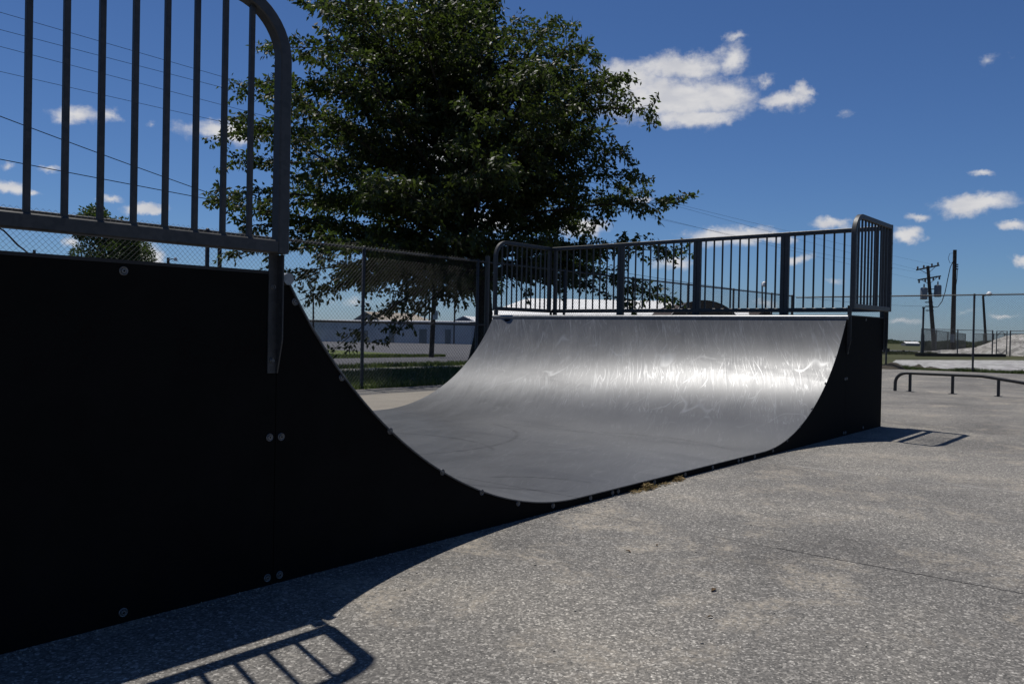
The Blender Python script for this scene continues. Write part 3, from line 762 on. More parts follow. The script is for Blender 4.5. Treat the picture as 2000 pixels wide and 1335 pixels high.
def mound(name, cx, cy, rx, ry, h, m, label, cat, ang=0, seed=0, rough=.18, n=36, power=1.0, group=None):
    rg = np.random.default_rng(seed); vs = []; fs = []
    ph = rg.random(12)*6.28
    for j in range(n+1):
        for i in range(n+1):
            u, v = -1+2*i/n, -1+2*j/n; r = math.hypot(u, v)
            q = max(0, 1-r)**power; nz = sum(math.sin(u*(2+k*1.7)+ph[k])*math.sin(v*(2.3+k*1.5)+ph[k+5])/(1+k*.6) for k in range(5))
            z = h*q*(1+rough*nz) + (rg.normal()*.012*h if q > 0 else 0)
            x = u*rx*math.cos(ang)-v*ry*math.sin(ang); y = u*rx*math.sin(ang)+v*ry*math.cos(ang)
            vs.append((cx+x, cy+y, gz(cx+x, cy+y)-.02+z))
    for j in range(n):
        for i in range(n):
            k = j*(n+1)+i; fs.append((k, k+1, k+n+2, k+n+1))
    o = link_mesh(name, vs, fs, m, origin=(cx, cy, gz(cx, cy)), smooth=60); tag(o, label, cat, group); return o
g = ground_at(2042, 66); mound('gravel_pile', g[0], g[1], 5.7, 5.7, 2.6, PILE, 'tall pale gravel heap behind the compound gate at right', 'gravel pile', seed=3, power=.85)
g = ground_at(1915, 68); mound('gravel_pile', g[0], g[1], 3.6, 2.4, .62, PILE, 'low spread gravel heap at the left foot of the tall one', 'gravel pile', ang=-.9, seed=5, power=.8)
g = ground_at(1850, 64); mound('gravel_pile', g[0], g[1], 3.2, 1.2, .38, PILE, 'shallow streak of spilt gravel by the leaning pole', 'gravel pile', ang=-.9, seed=6, power=.8)
for k, (px, D, rx, h) in enumerate(((1741, 26.6, .75, .24), (1793, 27.6, .40, .17), (1822, 27.4, .5, .10))):
    g = ground_at(px, D); mound('dirt_mound', g[0], g[1], rx, rx*.7, h, DIRT, ['dark dirt clod mound beside the right end of the ramp beyond the fence', 'small dirt hump in the grass fringe left of the fence post', 'lowest dirt hump nearest the fence post'][k], 'dirt mound', seed=9+k, rough=.4, n=18, group='dirt mounds along the fence')
TIE = simple('old_timber', (.030, .026, .022), .95, 0, .2, .4, 5)
a = ground_at(1795, 51); b_ = ground_at(1966, 55)
mb = MB(); dv = (b_-a)[:2]; ln = np.linalg.norm(dv); dv /= ln; nv = np.array([-dv[1], dv[0]])
for z0, z1, o0, o1 in ((0, .10, 0, .25), (.10, .19, .02, .23)):
    pts = [a[:2]+nv*o0, a[:2]+dv*ln+nv*o0, a[:2]+dv*ln+nv*o1, a[:2]+nv*o1]
    mb.add([(p[0], p[1], a[2]+z0) for p in pts] + [(p[0], p[1], a[2]+z1) for p in pts], [(0, 1, 2, 3), (4, 5, 6, 7), (0, 1, 5, 4), (1, 2, 6, 5), (2, 3, 7, 6), (3, 0, 4, 7)])
tag(build(mb, 'timber_edging', TIE, None, tuple(a)), 'long dark timber edging lying behind the white gravel', 'timber edging')

POLEW = simple('weathered_pole', (.060, .050, .042), .95, 0, .2, .35, 6)
DARKM = simple('dark_iron', (.035, .035, .037), .6, .3, .4, .2, 5)
TRANS = simple('transformer_grey', (.16, .17, .18), .5, .2, .4, .1, 5)
CERAM = simple('insulator', (.12, .10, .09), .3, 0, .5, .1, 5)
CABLE = simple('cable', (.012, .012, .013), .6, 0, .3, .1, 5)
# compound fence
cA = ground_at(1801, 59.1); cM = ground_at(1939, 60.8); cG = ground_at(1971, 60.0); cR = ground_at(1997, 58.5); cR2 = ground_at(2100, 56.0)
def far_fence(p, q, label, npost, h=1.82, s=.16, mid=False):
    Ln = float(np.linalg.norm((q-p)[:2])); d = (q-p)[:2]/Ln; nn = (d[1], -d[0])
    if nn[0]*(CAM[0]-p[0]) + nn[1]*(CAM[1]-p[1]) < 0: nn = (-nn[0], -nn[1])
    return chain_fence('chain_link_fence', label, p[:2], q[:2], nn, h, [Ln*i/npost for i in range(npost+1)], s, .0035, mid=(1.0 if mid else None), group='compound fences round the gravel heap', pr_=.045, m=DARKF)
DARKF = galvanised('dark_fence_tube', .10, .5, .5)
far_fence(cA, cM, 'front chain link run of the compound left of its gate', 2)
far_fence(cG+np.array([.3, 0, 0]), cR2, 'front chain link run right of the compound gate with cross bar', 3, mid=True)
bA = ground_at(1886, 88); far_fence(cA, bA, 'side chain link run of the compound leading back behind the two poles', 4)
bB = ground_at(1901, 84); bC = ground_at(2080, 70); far_fence(bB, bC, 'rear chain link run of the compound with slats behind the gravel heap', 8, s=.06)
# gate
gl = empty('compound_gate', tuple((cM+cG)/2), 'tubular metal gate with braced corners in front of the gravel heap', 'gate')
d = (cG-cM); dn = d/np.linalg.norm(d); a = cM+dn*.25; b_ = cG-dn*.15; mb = MB()
z0, z1 = .12, 1.80
P = lambda p, z: (p[0], p[1], p[2]+z)
mb.tube([P(a, z0), P(a, z1), P(b_, z1), P(b_, z0), P(a, z0)], .035, 6)
build(mb, 'gate_frame', DARKF, gl)
mb = MB()
for (p, q) in (((a, z1-.35), (a+dn*.35, z1)), ((b_, z1-.35), (b_-dn*.35, z1)), ((a, z0+.35), (a+dn*.35, z0)), ((b_, z0+.35), (b_-dn*.35, z0))): mb.tube([P(*p), P(*q)], .025, 5)
build(mb, 'corner_brace', DARKF, gl)
nnn = np.array([-dn[1], dn[0], 0]); V, Fc = wire_mesh(a[:2], b_[:2], 1.66, .16, .0035, nnn, z_off=.13); link_mesh('wire_mesh', V, Fc, WIRE, gl)
mb = MB(); hb = (a+b_)/2; mb.tube([P(a-dn*.2, .9), P(a+dn*.05, .9)], .03, 6); build(mb, 'latch', DARKF, gl)

# poles and wires
def pole_line(base, top, r0, r1, n=10): return MB().tube([base-np.array([0, 0, .3]), base, base*.5+top*.5, top], [r0, r0, (r0+r1)/2, r1], n)
b1 = ground_at(1826, 73); t1 = at(1812, 519, 73)
up1 = empty('utility_pole', tuple(b1), 'leaning wooden utility pole with two crossarms and twin transformers', 'utility pole')
build(pole_line(b1, t1, .20, .13), 'pole', POLEW, up1, None, 50)
cross_pts = []
for (pl, pr2, nm) in (((1790, 527), (1834, 518), 0), ((1793, 546.5), (1837, 539), 1)):
    A = at(*pl, 72.7); B = at(*pr2, 73.3); e = B-A; e /= np.linalg.norm(e)
    arm = build(MB().tube([A, B], .085, 4), 'crossarm', POLEW, up1)
    for f_ in (.05, .32, .68, .95):
        p = A*(1-f_)+B*f_; sgn = 1 if nm == 0 else -1
        build(MB().tube([p, p+np.array([0, 0, sgn*.12]), p+np.array([0, 0, sgn*.2]), p+np.array([0, 0, sgn*.3])], [.03, .07, .09, .04], 8), 'insulator', CERAM, arm, None, 50)
        cross_pts.append(p)
    c = (A+B)/2
    bc = MB()
    for w in (-.9, .9): bc.tube([c+e*w, c+np.array([0, 0, -.55])], .025, 4)
    build(bc, 'arm_brace', DARKM, arm)
for (px, py, w) in ((1804.5, 573, 1), (1831.5, 568, 1)):
    c = at(px, py, 72.6); tr = build(MB().tube([c-np.array([0, 0, .52]), c-np.array([0, 0, .48]), c+np.array([0, 0, .42]), c+np.array([0, 0, .50]), c+np.array([0, 0, .54])], [.25, .30, .30, .26, .1], 14), 'transformer', TRANS, up1, None, 40)
    build(MB().tube([c+np.array([0, 0, .5]), c+np.array([0, 0, .75]), c+np.array([0, 0, .85])], [.06, .06, .03], 8), 'bushing', CERAM, tr, None, 50)
    k = at(1818, py+1, 72.9); build(MB().tube([c+np.array([0, 0, .2]), k+np.array([0, 0, .2])], .04, 5).tube([c-np.array([0, 0, .2]), k-np.array([0, 0, .2])], .04, 5), 'bracket', DARKM, tr)
for py in (590, 598, 606):
    k = at(1814.5+(py-590)*.08, py, 72.8); build(MB().tube([k+rt*.35, k-rt*.35], .05, 5), 'cable_bracket', DARKM, up1)
b2 = ground_at(1861, 72); t2 = at(1865, 488, 72)
up2 = empty('utility_pole', tuple(b2), 'tall upright bare wooden pole with looped cable and no crossarm', 'utility pole')
build(pole_line(b2, t2, .22, .15), 'pole', POLEW, up2, None, 50)
mb = MB()
for py in (516.5, 520.5, 525): k = at(1864, py, 71.7); mb.tube([k, k+rt*.32], .06, 5)
build(mb, 'terminal_block', DARKM, up2)
mb = MB(); pts = [at(*p, 71.7) for p in ((1863, 494), (1855, 495), (1852, 504), (1855, 513), (1862, 512))]; mb.tube(pts, .018, 4)
pts = [at(*p, 71.7) for p in ((1864, 505), (1856, 522), (1851, 545), (1846, 570), (1840, 588), (1832, 599), (1824, 600), (1819, 596))]; mb.tube(pts, .035, 5)
pts = [at(*p, 71.7) for p in ((1870, 526), (1869, 545), (1866, 565))]; mb.tube(pts, .03, 4)
build(mb, 'hanging_cable', CABLE, up2)
mb = MB(); k = at(1860, 660, 71.6); mb.box((k[0]-.14, k[1]-.14, k[2]-.35), (k[0]+.14, k[1]+.14, k[2]+.35)); build(mb, 'meter_box', TRANS, up2)
b3 = ground_at(1927, 95); t3 = at(1920, 577, 95)
up3 = empty('light_pole', tuple(b3), 'slim pole behind the compound carrying a small white lamp head', 'light pole')
build(pole_line(b3, t3, .16, .12, 8), 'pole', POLEW, up3, None, 50)
k0 = at(1921, 578, 95); k1 = at(1931, 575, 95); build(MB().tube([k0, k1], .05, 5), 'lamp_arm', DARKM, up3)
WHITE = simple('white_paint', (.72, .72, .70), .5, 0, .4, .06, 3)
k2 = at(1932, 574, 95); build(MB().tube([k2+np.array([0, 0, .28]), k2+np.array([0, 0, .1]), k2-np.array([0, 0, .12]), k2-np.array([0, 0, .2])], [.1, .28, .32, .2], 10), 'lamp_head', WHITE, up3, None, 50)
b4 = ground_at(1801.5, 59.3); t4 = at(1804, 600, 59.3)
cp = empty('corner_post', tuple(b4), 'dark tall thin post rising at the left corner of the compound', 'post')
build(MB().tube([b4-np.array([0, 0, .2]), b4*.57+t4*.43, b4*.55+t4*.45, t4], [.12, .12, .07, .07], 8), 'post', DARKM, cp, None, 50)
build(MB().tube([t4-np.array([0, 0, .05]), t4+np.array([0, 0, .03])], .11, 8), 'cap', DARKM, cp, None, 50)

# overhead lines from the leaning pole to the west, sagging a little
def wire(p, q, sag, r, label, n=40, group='overhead power lines'):
    p = np.array(p); q = np.array(q)
    pts = [p*(1-t)+q*t - np.array([0, 0, sag*4*t*(1-t)]) for t in np.linspace(0, 1, n)]
    o = build(MB().tube(pts, r, 4, False), 'overhead_wire', CABLE, None, tuple(p)); tag(o, label, 'power line', group); return o
bw = ground_at(-700, 14.2)
wpole_top = np.array([bw[0], bw[1], 8.3])
wp = None
for k, (y0, src, lab) in enumerate(((15, cross_pts[0], 'highest of the four thin wires crossing the sky at left'), (49, cross_pts[3], 'second highest of the four thin wires crossing the sky at left'), (82, cross_pts[4], 'third of the four thin wires crossing the sky at left'), (131, cross_pts[7], 'lowest of the four thin wires crossing the sky at left'))):
    q = at(0, y0, 17.0 + k*.25); e = q-src; wire(src, src+e*1.12, .25, .0055, lab)
q = at(0, 279, 17.5); s_ = at(1815, 598, 72.8); wire(s_, s_+(q-s_)*1.12, .9, .011, 'thick dark cable below the thin wires passing behind the guard rail')

# ------------------------------------------------------------------ north side: poles, sign, buildings
pb = ground_at(843, 30.7); pt = at(852, 500, 30.7)
pp = empty('utility_pole', tuple(pb), 'dark wooden pole with a small pale box at the end of the grass island', 'utility pole')
build(pole_line(pb, pt, .095, .08), 'pole', POLEW, pp, None, 50)
k = at(850.5, 615, 30.45); PALE = simple('pale_box', (.36, .44, .50), .5, 0, .4, .06, 3)
e = rt*.085; mb = MB(); fl = fw*.03; u3 = np.array([0, 0, .16])
mb.add([k-e-u3-fl, k+e-u3-fl, k+e+u3-fl, k-e+u3-fl, k-e-u3+fl, k+e-u3+fl, k+e+u3+fl, k-e+u3+fl], [(0, 1, 2, 3), (4, 5, 6, 7), (0, 1, 5, 4), (1, 2, 6, 5), (2, 3, 7, 6), (3, 0, 4, 7)])
build(mb, 'pale_box', PALE, pp)
q = at(0, 219, 16.5); s_ = at(851, 520, 30.6)
wire(s_, s_+(q-s_)*1.15, .18, .010, 'steep thin wire dropping from upper left towards the tree', group=None)
for (px, D, py, tx, lab) in ((826, 175, 560, 834, 'slim leaning pole left of the pole with the pale box'), (887, 120, 555, 889, 'slim dark pole right of the pole with the pale box'), (612, 110, 575, 612, 'slim pole at the left edge of the fence view'), (659+179, 150, 600, 839, 'short thin mast in front of the grey building')):
    g = ground_at(px, D); t_ = at(tx, py, D)
    o = build(pole_line(g, t_, .0011*D+.02, .0008*D+.02, 8), 'slim_pole', POLEW, None, tuple(g), 50); tag(o, lab, 'pole', 'slim poles by the grey building')
g = ground_at(429, 24); o = build(MB().tube([g, at(429, 483, 24)], .06, 8), 'steel_post', DARKM, None, tuple(g), 50); tag(o, 'dark steel post just beyond the fence left of the guard rail post', 'post')
g = ground_at(67, 42); o = build(MB().tube([g, at(67, 488, 42)], .07, 8), 'steel_post', DARKM, None, tuple(g), 50); tag(o, 'dark post top showing over the deck at far left', 'post')
g = ground_at(328, 55); sl = empty('street_lamp', tuple(g), 'street lamp with short arm rising above the near deck', 'street lamp')
tp = at(328.5, 503, 55); build(pole_line(g, tp, .12, .09, 8), 'pole', POLEW, sl, None, 50)
a = at(328.5, 508, 54.9); b_ = at(343, 506, 54.9); build(MB().tube([a, (a+b_)/2+np.array([0, 0, .05]), b_], .035, 6), 'lamp_arm', DARKM, sl)
build(MB().tube([b_+np.array([0, 0, .12]), b_, b_-np.array([0, 0, .12])], [.06, .13, .10], 10), 'lamp_head', WHITE, sl, None, 50)
pts = [at(*p, 9.0) for p in ((-60, 400), (0, 446), (8, 451), (20, 463), (28, 472), (35, 479), (45, 486), (60, 499), (85, 520), (130, 560))]
pts = [CAM+(p-CAM)*(11.5/9.0) for p in pts]
o = build(MB().tube(pts, .012, 5), 'overhead_wire', CABLE, None, tuple(pts[0])); tag(o, 'twisted drooping cable behind the wire mesh at far left', 'cable')

GREYW = ribbed('grey_ribbed_wall', (.31, .325, .35), 3.3, 1, .25)
WHITER = ribbed('white_metal_roof', (.78, .77, .74), 1.0, 1, .08)
TANR = ribbed('tan_metal_roof', (.40, .34, .26), 1.0, 0, .12)
GABLE = simple('grey_gable_wall', (.15, .155, .165), .7, 0, .3, .12, 1)
BROWN = simple('rusty_brown_wall', (.050, .036, .030), .8, 0, .2, .35, 1.2)
DOORM = simple('grey_green_door', (.10, .11, .11), .6, 0, .4, .15, 2)
def quad(mb, a, b, c, d): mb.add([a, b, c, d], [(0, 1, 2, 3)])
def long_building():
    P0 = ground_at(560, 181); P1 = ground_at(920, 116); d = (P1-P0)[:2]; ln = np.linalg.norm(d); d /= ln; nb = np.array([-d[1], d[0]])
    if nb@fw[:2] < 0: nb = -nb
    root = empty('storage_building', tuple((P0+P1)/2), 'long low grey metal building across the parking lot', 'building')
    K = 14; front = [P0[:2]+d*ln*i/K for i in range(K+1)]; htop = lambda t: 3.0 - .55*t
    mb = MB(); vs = []
    for i, p in enumerate(front):
        t = i/K
        for off in (0, 9): q = p+nb*off; vs += [(q[0], q[1], gz(*p)-.4), (q[0], q[1], htop(t))]
    fs = []
    for i in range(K):
        o = i*4; fs += [(o, o+4, o+5, o+1), (o+2, o+3, o+7, o+6)]
    fs += [(0, 1, 3, 2), (K*4, K*4+2, K*4+3, K*4+1)]
    mb.add(vs, fs); build(mb, 'wall', GREYW, root)
    mb = MB()
    for i in range(K):
        a, b = front[i]-nb*.25, front[i+1]-nb*.25; c, e = front[i+1]+nb*9.2, front[i]+nb*9.2; za, zb = htop(i/K)+.003, htop((i+1)/K)+.003
        mb.add([(a[0], a[1], za), (b[0], b[1], zb), (c[0], c[1], zb+.05), (e[0], e[1], za+.05), (a[0], a[1], za+.18), (b[0], b[1], zb+.18), (c[0], c[1], zb+.5), (e[0], e[1], za+.5)], [(0, 1, 2, 3), (4, 5, 6, 7), (0, 1, 5, 4), (2, 3, 7, 6)])
    build(mb, 'roof', simple('grey_roof', (.30, .30, .31), .6, 0, .3, .1, 1), root)
    for (u0, u1, h) in ((.155, .215, 2.6), (.52, .55, 2.1), (.66, .685, 2.1), (.80, .83, 2.2), (.905, .925, 2.1)):
        a = P0[:2]+d*ln*u0-nb*.06; b = P0[:2]+d*ln*u1-nb*.06; g0 = gz(*a)
        f = MB(); f.add([(a[0], a[1], g0), (b[0], b[1], g0), (b[0], b[1], g0+h), (a[0], a[1], g0+h), (a[0]+nb[0]*.055, a[1]+nb[1]*.055, g0), (b[0]+nb[0]*.055, b[1]+nb[1]*.055, g0), (b[0]+nb[0]*.055, b[1]+nb[1]*.055, g0+h), (a[0]+nb[0]*.055, a[1]+nb[1]*.055, g0+h)], [(0, 1, 2, 3), (0, 1, 5, 4), (1, 2, 6, 5), (2, 3, 7, 6), (3, 0, 4, 7)])
        build(f, 'door', DOORM, root)
long_building()
def gable_house(name, label, pxl, pxr, D, eave, ridge, roofm, pxridge, hip, Dback=14):
    """gable end towards the camera at left, roof slope running to the right"""
    A = ground_at(pxl, D); B = ground_at(pxr, D); C_ = ground_at(hip[0], D+Dback); zb = A[2]-.3
    root = empty(name, tuple((A+B)/2), label, 'building')
    n = (C_-B); n[2] = 0
    ze = at(pxl, eave, D)[2]; Rp = at(pxridge, ridge, D); zr = Rp[2]
    A2 = A+n; B2 = B+n; Rb = at(hip[1], hip[2], D+Dback*.9)
    mb = MB(); mb.add([(A[0], A[1], zb), (B[0], B[1], zb), (B[0], B[1], ze), (Rp[0], Rp[1], zr), (A[0], A[1], ze), (A2[0], A2[1], zb), (B2[0], B2[1], zb), (B2[0], B2[1], ze), (A2[0], A2[1], ze)],
                      [(0, 1, 2, 3, 4), (1, 6, 7, 2), (0, 4, 8, 5), (5, 8, 7, 6)])
    build(mb, 'wall', GABLE, root)
    o = .12; mb = MB()
    up_ = np.array([0, 0, o]); P = lambda p, z: np.array([p[0], p[1], z])
    a, b, r0, b2, a2 = P(A, ze), P(B, ze), P(Rp, zr), P(B2, ze), P(A2, ze); r1 = np.array([Rb[0], Rb[1], min(zr, Rb[2])])
    mb.add([b, b2, r1, r0, b+up_, b2+up_, r1+up_, r0+up_], [(4, 5, 6, 7), (0, 1, 5, 4), (0, 4, 7, 3), (1, 2, 6, 5), (0, 3, 2, 1)])
    mb.add([a, a2, r1, r0, a+up_, a2+up_, r1+up_, r0+up_], [(4, 7, 6, 5), (0, 4, 5, 1), (0, 3, 7, 4), (0, 1, 2, 3)])
    mb.add([b2+up_, a2+up_, r1+up_], [(0, 1, 2)])
    build(mb, 'roof', roofm, root)
gable_house('gabled_building', 'gabled building with a tan metal roof behind the long grey one', 682, 752, 196, 630, 609.0, TANR, 713, (862, 806, 612.5), 12)
gable_house('gabled_building', 'grey gabled building whose roof shows left of the tree trunk', 872, 940, 140, 633, 618, WHITER, 905, (985, 965, 621), 14)

def hangars():
    # long white-roofed hangar
    A = ground_at(930, 170); B = ground_at(1560, 170)
    root = empty('aircraft_hangar', tuple((A+B)/2), 'very long hangar with a bright white metal roof behind the far ramp', 'hangar')
    d = (B-A)[:2]; ln = np.linalg.norm(d); d /= ln; nb = np.array([-d[1], d[0]]); nb = nb if nb@fw[:2] > 0 else -nb
    zt = at(1200, 585.5, 186)[2]; ze = at(1000, 622, 170)[2]
    q = lambda u, v, z: (A[0]+d[0]*u+nb[0]*v, A[1]+d[1]*u+nb[1]*v, z)
    l1 = ln*.66
    mb = MB(); zb = A[2]-.6
    mb.add([q(0, 0, zb), q(l1, 0, zb), q(l1, 0, ze), q(0, 0, ze), q(0, 32, zb), q(l1, 32, zb), q(l1, 32, ze), q(0, 32, ze)], [(0, 1, 2, 3), (1, 5, 6, 2), (0, 3, 7, 4), (4, 7, 6, 5)])
    build(mb, 'wall', simple('hangar_wall', (.16, .165, .175), .7, 0, .3, .1, .5), root)
    mb = MB(); h = 10.5
    r0, r1 = q(h, 16, zt), q(l1-.5, 16, zt)
    mb.add([q(-.6, -.6, ze), q(l1+.4, -.6, ze), q(l1+.4, 32.6, ze), q(-.6, 32.6, ze), r0, r1], [(0, 1, 5, 4), (1, 2, 5), (2, 3, 4, 5), (3, 0, 4)])
    build(mb, 'roof', WHITER, root)
    # lower white shed to the right
    C1 = ground_at(1440, 150); C2 = ground_at(1640, 150); root2 = empty('storage_shed', tuple((C1+C2)/2), 'low white roofed shed right of the dark arched hangar', 'shed')
    zz1 = at(1470, 607.5, 156)[2]; zz0 = at(1470, 616, 150)[2]; d2 = (C2-C1)[:2]; l2 = np.linalg.norm(d2); d2 /= l2
    q2 = lambda u, v, z: (C1[0]+d2[0]*u+nb[0]*v, C1[1]+d2[1]*u+nb[1]*v, z)
    l2 *= .30
    mb = MB().add([q2(0, 0, C1[2]-.5), q2(l2, 0, C1[2]-.5), q2(l2, 0, zz0), q2(0, 0, zz0), q2(0, 12, C1[2]-.5), q2(l2, 12, C1[2]-.5), q2(l2, 12, zz0), q2(0, 12, zz0), q2(0, 6, zz1), q2(l2, 6, zz1)], [(0, 1, 2, 3), (1, 5, 6, 9, 2), (0, 3, 8, 7, 4), (4, 7, 6, 5)])
    build(mb, 'wall', GABLE, root2)
    mb = MB().add([q2(-.3, -.4, zz0), q2(l2+.3, -.4, zz0), q2(l2+.3, 6, zz1+.06), q2(-.3, 6, zz1+.06), q2(l2+.3, 12.4, zz0), q2(-.3, 12.4, zz0)], [(0, 1, 2, 3), (3, 2, 4, 5)])
    build(mb, 'roof', WHITER, root2)
    def quonset(px, D, wpx, ytop, depth, label):
        G = ground_at(px, D); top = at(px, ytop, D)[2]; Rr = wpx/2*D/F_PX; zb = G[2]-.3
        root = empty('arched_hangar', tuple(G), label, 'hangar'); ex = rt.copy(); ex[2] = 0; ex /= np.linalg.norm(ex); ey = np.array([-ex[1], ex[0], 0]); ey = ey if ey@fw > 0 else -ey
        n = 24; H = top-zb; pr_ = [(Rr*math.cos(a), H*math.sin(a)) for a in np.linspace(math.pi, 0, n+1)]
        mb = MB(); f = [np.array([G[0], G[1], zb]) + ex*u + np.array([0, 0, h]) for u, h in pr_]
        mb.add(f, [tuple(range(n+1))]); build(mb, 'end_wall', BROWN, root)
        mb = MB(); ff = [p-ey*.35+np.array([0, 0, .10]) for p in f]; bk = [p+ey*depth for p in ff]
        mb.add(ff+bk, [(i, i+1, n+2+i, n+1+i) for i in range(n)]); build(mb, 'roof', BROWN, root, None, 60)
        mb = MB(); dw = Rr*.55; c = np.array([G[0], G[1], zb])-ey*.06
        mb.add([c-ex*dw, c+ex*dw, c+ex*dw+np.array([0, 0, H*.6]), c-ex*dw+np.array([0, 0, H*.6])], [(0, 1, 2, 3)]); build(mb, 'door', DOORM, root)
    quonset(1373, 138, 176, 587, 22, 'dark brown arched hangar behind the rail of the far deck')
    quonset(1493, 145, 62, 608, 16, 'small dark arched hangar right of the larger one')
hangars()
g = ground_at(1490, 60); slb = empty('street_lamp', tuple(g), 'thin lamp pole with a round white head seen between the balusters', 'street lamp')
tp = at(1488.5, 552, 60); build(pole_line(g, tp, .07, .05, 8), 'pole', POLEW, slb, None, 50)
k = at(1492.5, 555, 59.9); build(MB().tube([k+np.array([0, 0, .2]), k+np.array([0, 0, .1]), k-np.array([0, 0, .1]), k-np.array([0, 0, .18])], [.06, .17, .17, .06], 10), 'lamp_head', WHITE, slb, None, 50)

# far field: hedge line, posts, farm shed, distant trees
FARL = leaf_mat('distant_leaf', (.030, .045, .020), (.045, .062, .028), (.06, .075, .035), .2, .8)
def scrub(name, label, pxa, pxb, D, h, n, seed, leaf, m=FARL, dv=3.0):
    rg = np.random.default_rng(seed); A = ground_at(pxa, D); B = ground_at(pxb, D); pos = []; 
    t = rg.random(n); base = A[None, :]*(1-t)[:, None]+B[None, :]*t[:, None]
    hh = h*(.45+.55*np.abs(np.sin(t*23+seed))*np.abs(np.sin(t*7.3+1)))
    base = base + (base-CAM[None, :])/D*(rg.random(n)*dv)[:, None]; base[:, 2] = np.array([gz(*p[:2]) for p in base]) + rg.random(n)*hh
    V, Fc = leaves_mesh(base, rg.normal(size=(n, 3))+np.array([0, 0, .4]), leaf, leaf*.5, seed)
    tag(big_mesh(name, V, Fc, m), label, name.replace('_', ' '), None, 'stuff')
WEED = leaf_mat('weeds', (.020, .024, .010), (.032, .034, .016), (.06, .055, .03), .2, .8)
scrub('weeds', 'band of dark weeds along the field edge behind the compound', 1806, 2200, 92, .66, 14000, 2, .32, WEED, 10)
scrub('weeds', 'dark rough grass before the open field at right', 1690, 1830, 58, .12, 7000, 3, .12, WEED, 8)
scrub('treeline', 'faint far treeline along the horizon at right', 1640, 2150, 900, 5.0, 14000, 4, 2.2, FARL, 90)
scrub('treeline', 'distant treeline beyond the hangars', -400, 1640, 1100, 9, 16000, 6, 4.0, FARL, 90)
for k, (px, D, tpy, lab) in enumerate(((1735, 62, 680, 'short dark field post just right of the ramp'), (1765, 66, 683.5, 'short dark field post further from the ramp'))):
    g = ground_at(px, D); o = build(MB().tube([g, at(px, tpy, D)], .10, 6), 'field_post', POLEW, None, tuple(g), 50); tag(o, lab, 'post', 'field posts')
g = ground_at(1783, 420); fs_ = empty('farm_shed', tuple(g), 'tiny white farm shed far across the field', 'shed')
ex = rt*1.0; ex[2] = 0; ey = np.array([-ex[1], ex[0], 0]); a = [g-ex*3.6, g+ex*3.6, g+ex*3.6+ey*5, g-ex*3.6+ey*5]
mb = MB(); mb.add([tuple(p) for p in a]+[(p[0], p[1], p[2]+1.3) for p in a], [(0, 1, 5, 4), (1, 2, 6, 5), (2, 3, 7, 6), (3, 0, 4, 7)]); build(mb, 'wall', GABLE, fs_)
mb = MB(); r0 = (a[0]+a[3])/2; r1 = (a[1]+a[2])/2; zt = g[2]+2.2
mb.add([(a[0][0], a[0][1], g[2]+1.3), (a[1][0], a[1][1], g[2]+1.3), (r1[0], r1[1], zt), (r0[0], r0[1], zt), (a[2][0], a[2][1], g[2]+1.3), (a[3][0], a[3][1], g[2]+1.3)], [(0, 1, 2, 3), (3, 2, 4, 5)]); build(mb, 'roof', WHITER, fs_)

# ------------------------------------------------------------------ litter on the slab
STRAW = leaf_mat('straw', (.19, .115, .045), (.28, .19, .08), (.40, .30, .15), .15, .8)
def litter(name, label, spots, seed):
    rg = np.random.default_rng(seed); P = []; Dv = []
    for (x, y, rx, ry, n, h) in spots:
        q = np.stack([x+rg.normal(size=n)*rx, np.minimum(-.004, y-np.abs(rg.normal(size=n))*ry), np.zeros(n)], 1)
        q[:, 2] = np.array([gz(*p[:2]) for p in q]) + .004 + rg.random(n)*h*np.exp(-((q[:, 0]-x)/rx)**2)
        P.append(q); Dv.append(np.stack([rg.normal(size=n), rg.normal(size=n), rg.normal(size=n)*.25], 1))
    V, Fc = leaves_mesh(np.concatenate(P), np.concatenate(Dv), .035, .006, seed)
    tag(big_mesh(name, V, Fc, STRAW), label, 'straw', None, 'stuff')
litter('straw', 'dry tan straw caught along the foot of the flat bottom', [(2.74, -.035, .045, .018, 260, .036), (2.62, -.030, .06, .018, 70, .010), (2.95, -.030, .08, .012, 60, .010), (3.17, -.028, .035, .010, 130, .028)], 3)
def grit():
    rg = np.random.default_rng(31); V = []; Fc = []
    n1 = 1500; x = -1.2+7.6*rg.random(n1); y = -.006-np.abs(rg.normal(size=n1))*.045; r = .002+.004*rg.random(n1)**2
    n2 = 260; x2 = -1+12*rg.random(n2); y2 = -.3-3.2*rg.random(n2)**1.3; r2 = .003+.004*rg.random(n2)**2
    for a, b_, q in zip(np.r_[x, x2], np.r_[y, y2], np.r_[r, r2]):
        o = len(V); z = gz(a, b_)
        for (dx, dy, dz) in ((1, 0, .3), (0, 1, .35), (-1, 0, .25), (0, -1, .3), (.1, .1, 1), (0, 0, -.2)):
            V.append((a+dx*q*(.7+.6*rg.random()), b_+dy*q*(.7+.6*rg.random()), z+dz*q))
        Fc += [(o, o+1, o+4), (o+1, o+2, o+4), (o+2, o+3, o+4), (o+3, o, o+4), (o+1, o, o+5), (o+2, o+1, o+5), (o+3, o+2, o+5), (o, o+3, o+5)]
    tag(big_mesh('grit', np.array(V), np.array(Fc), simple('grit_stone', (.26, .24, .21), .9, 0, .2, .5, 90)), 'loose stone grit on the slab and along the foot of the ramp', 'grit', None, 'stuff')
grit()
DRY = simple('dry_leaf', (.10, .065, .035), .9, 0, .2, .3, 40)
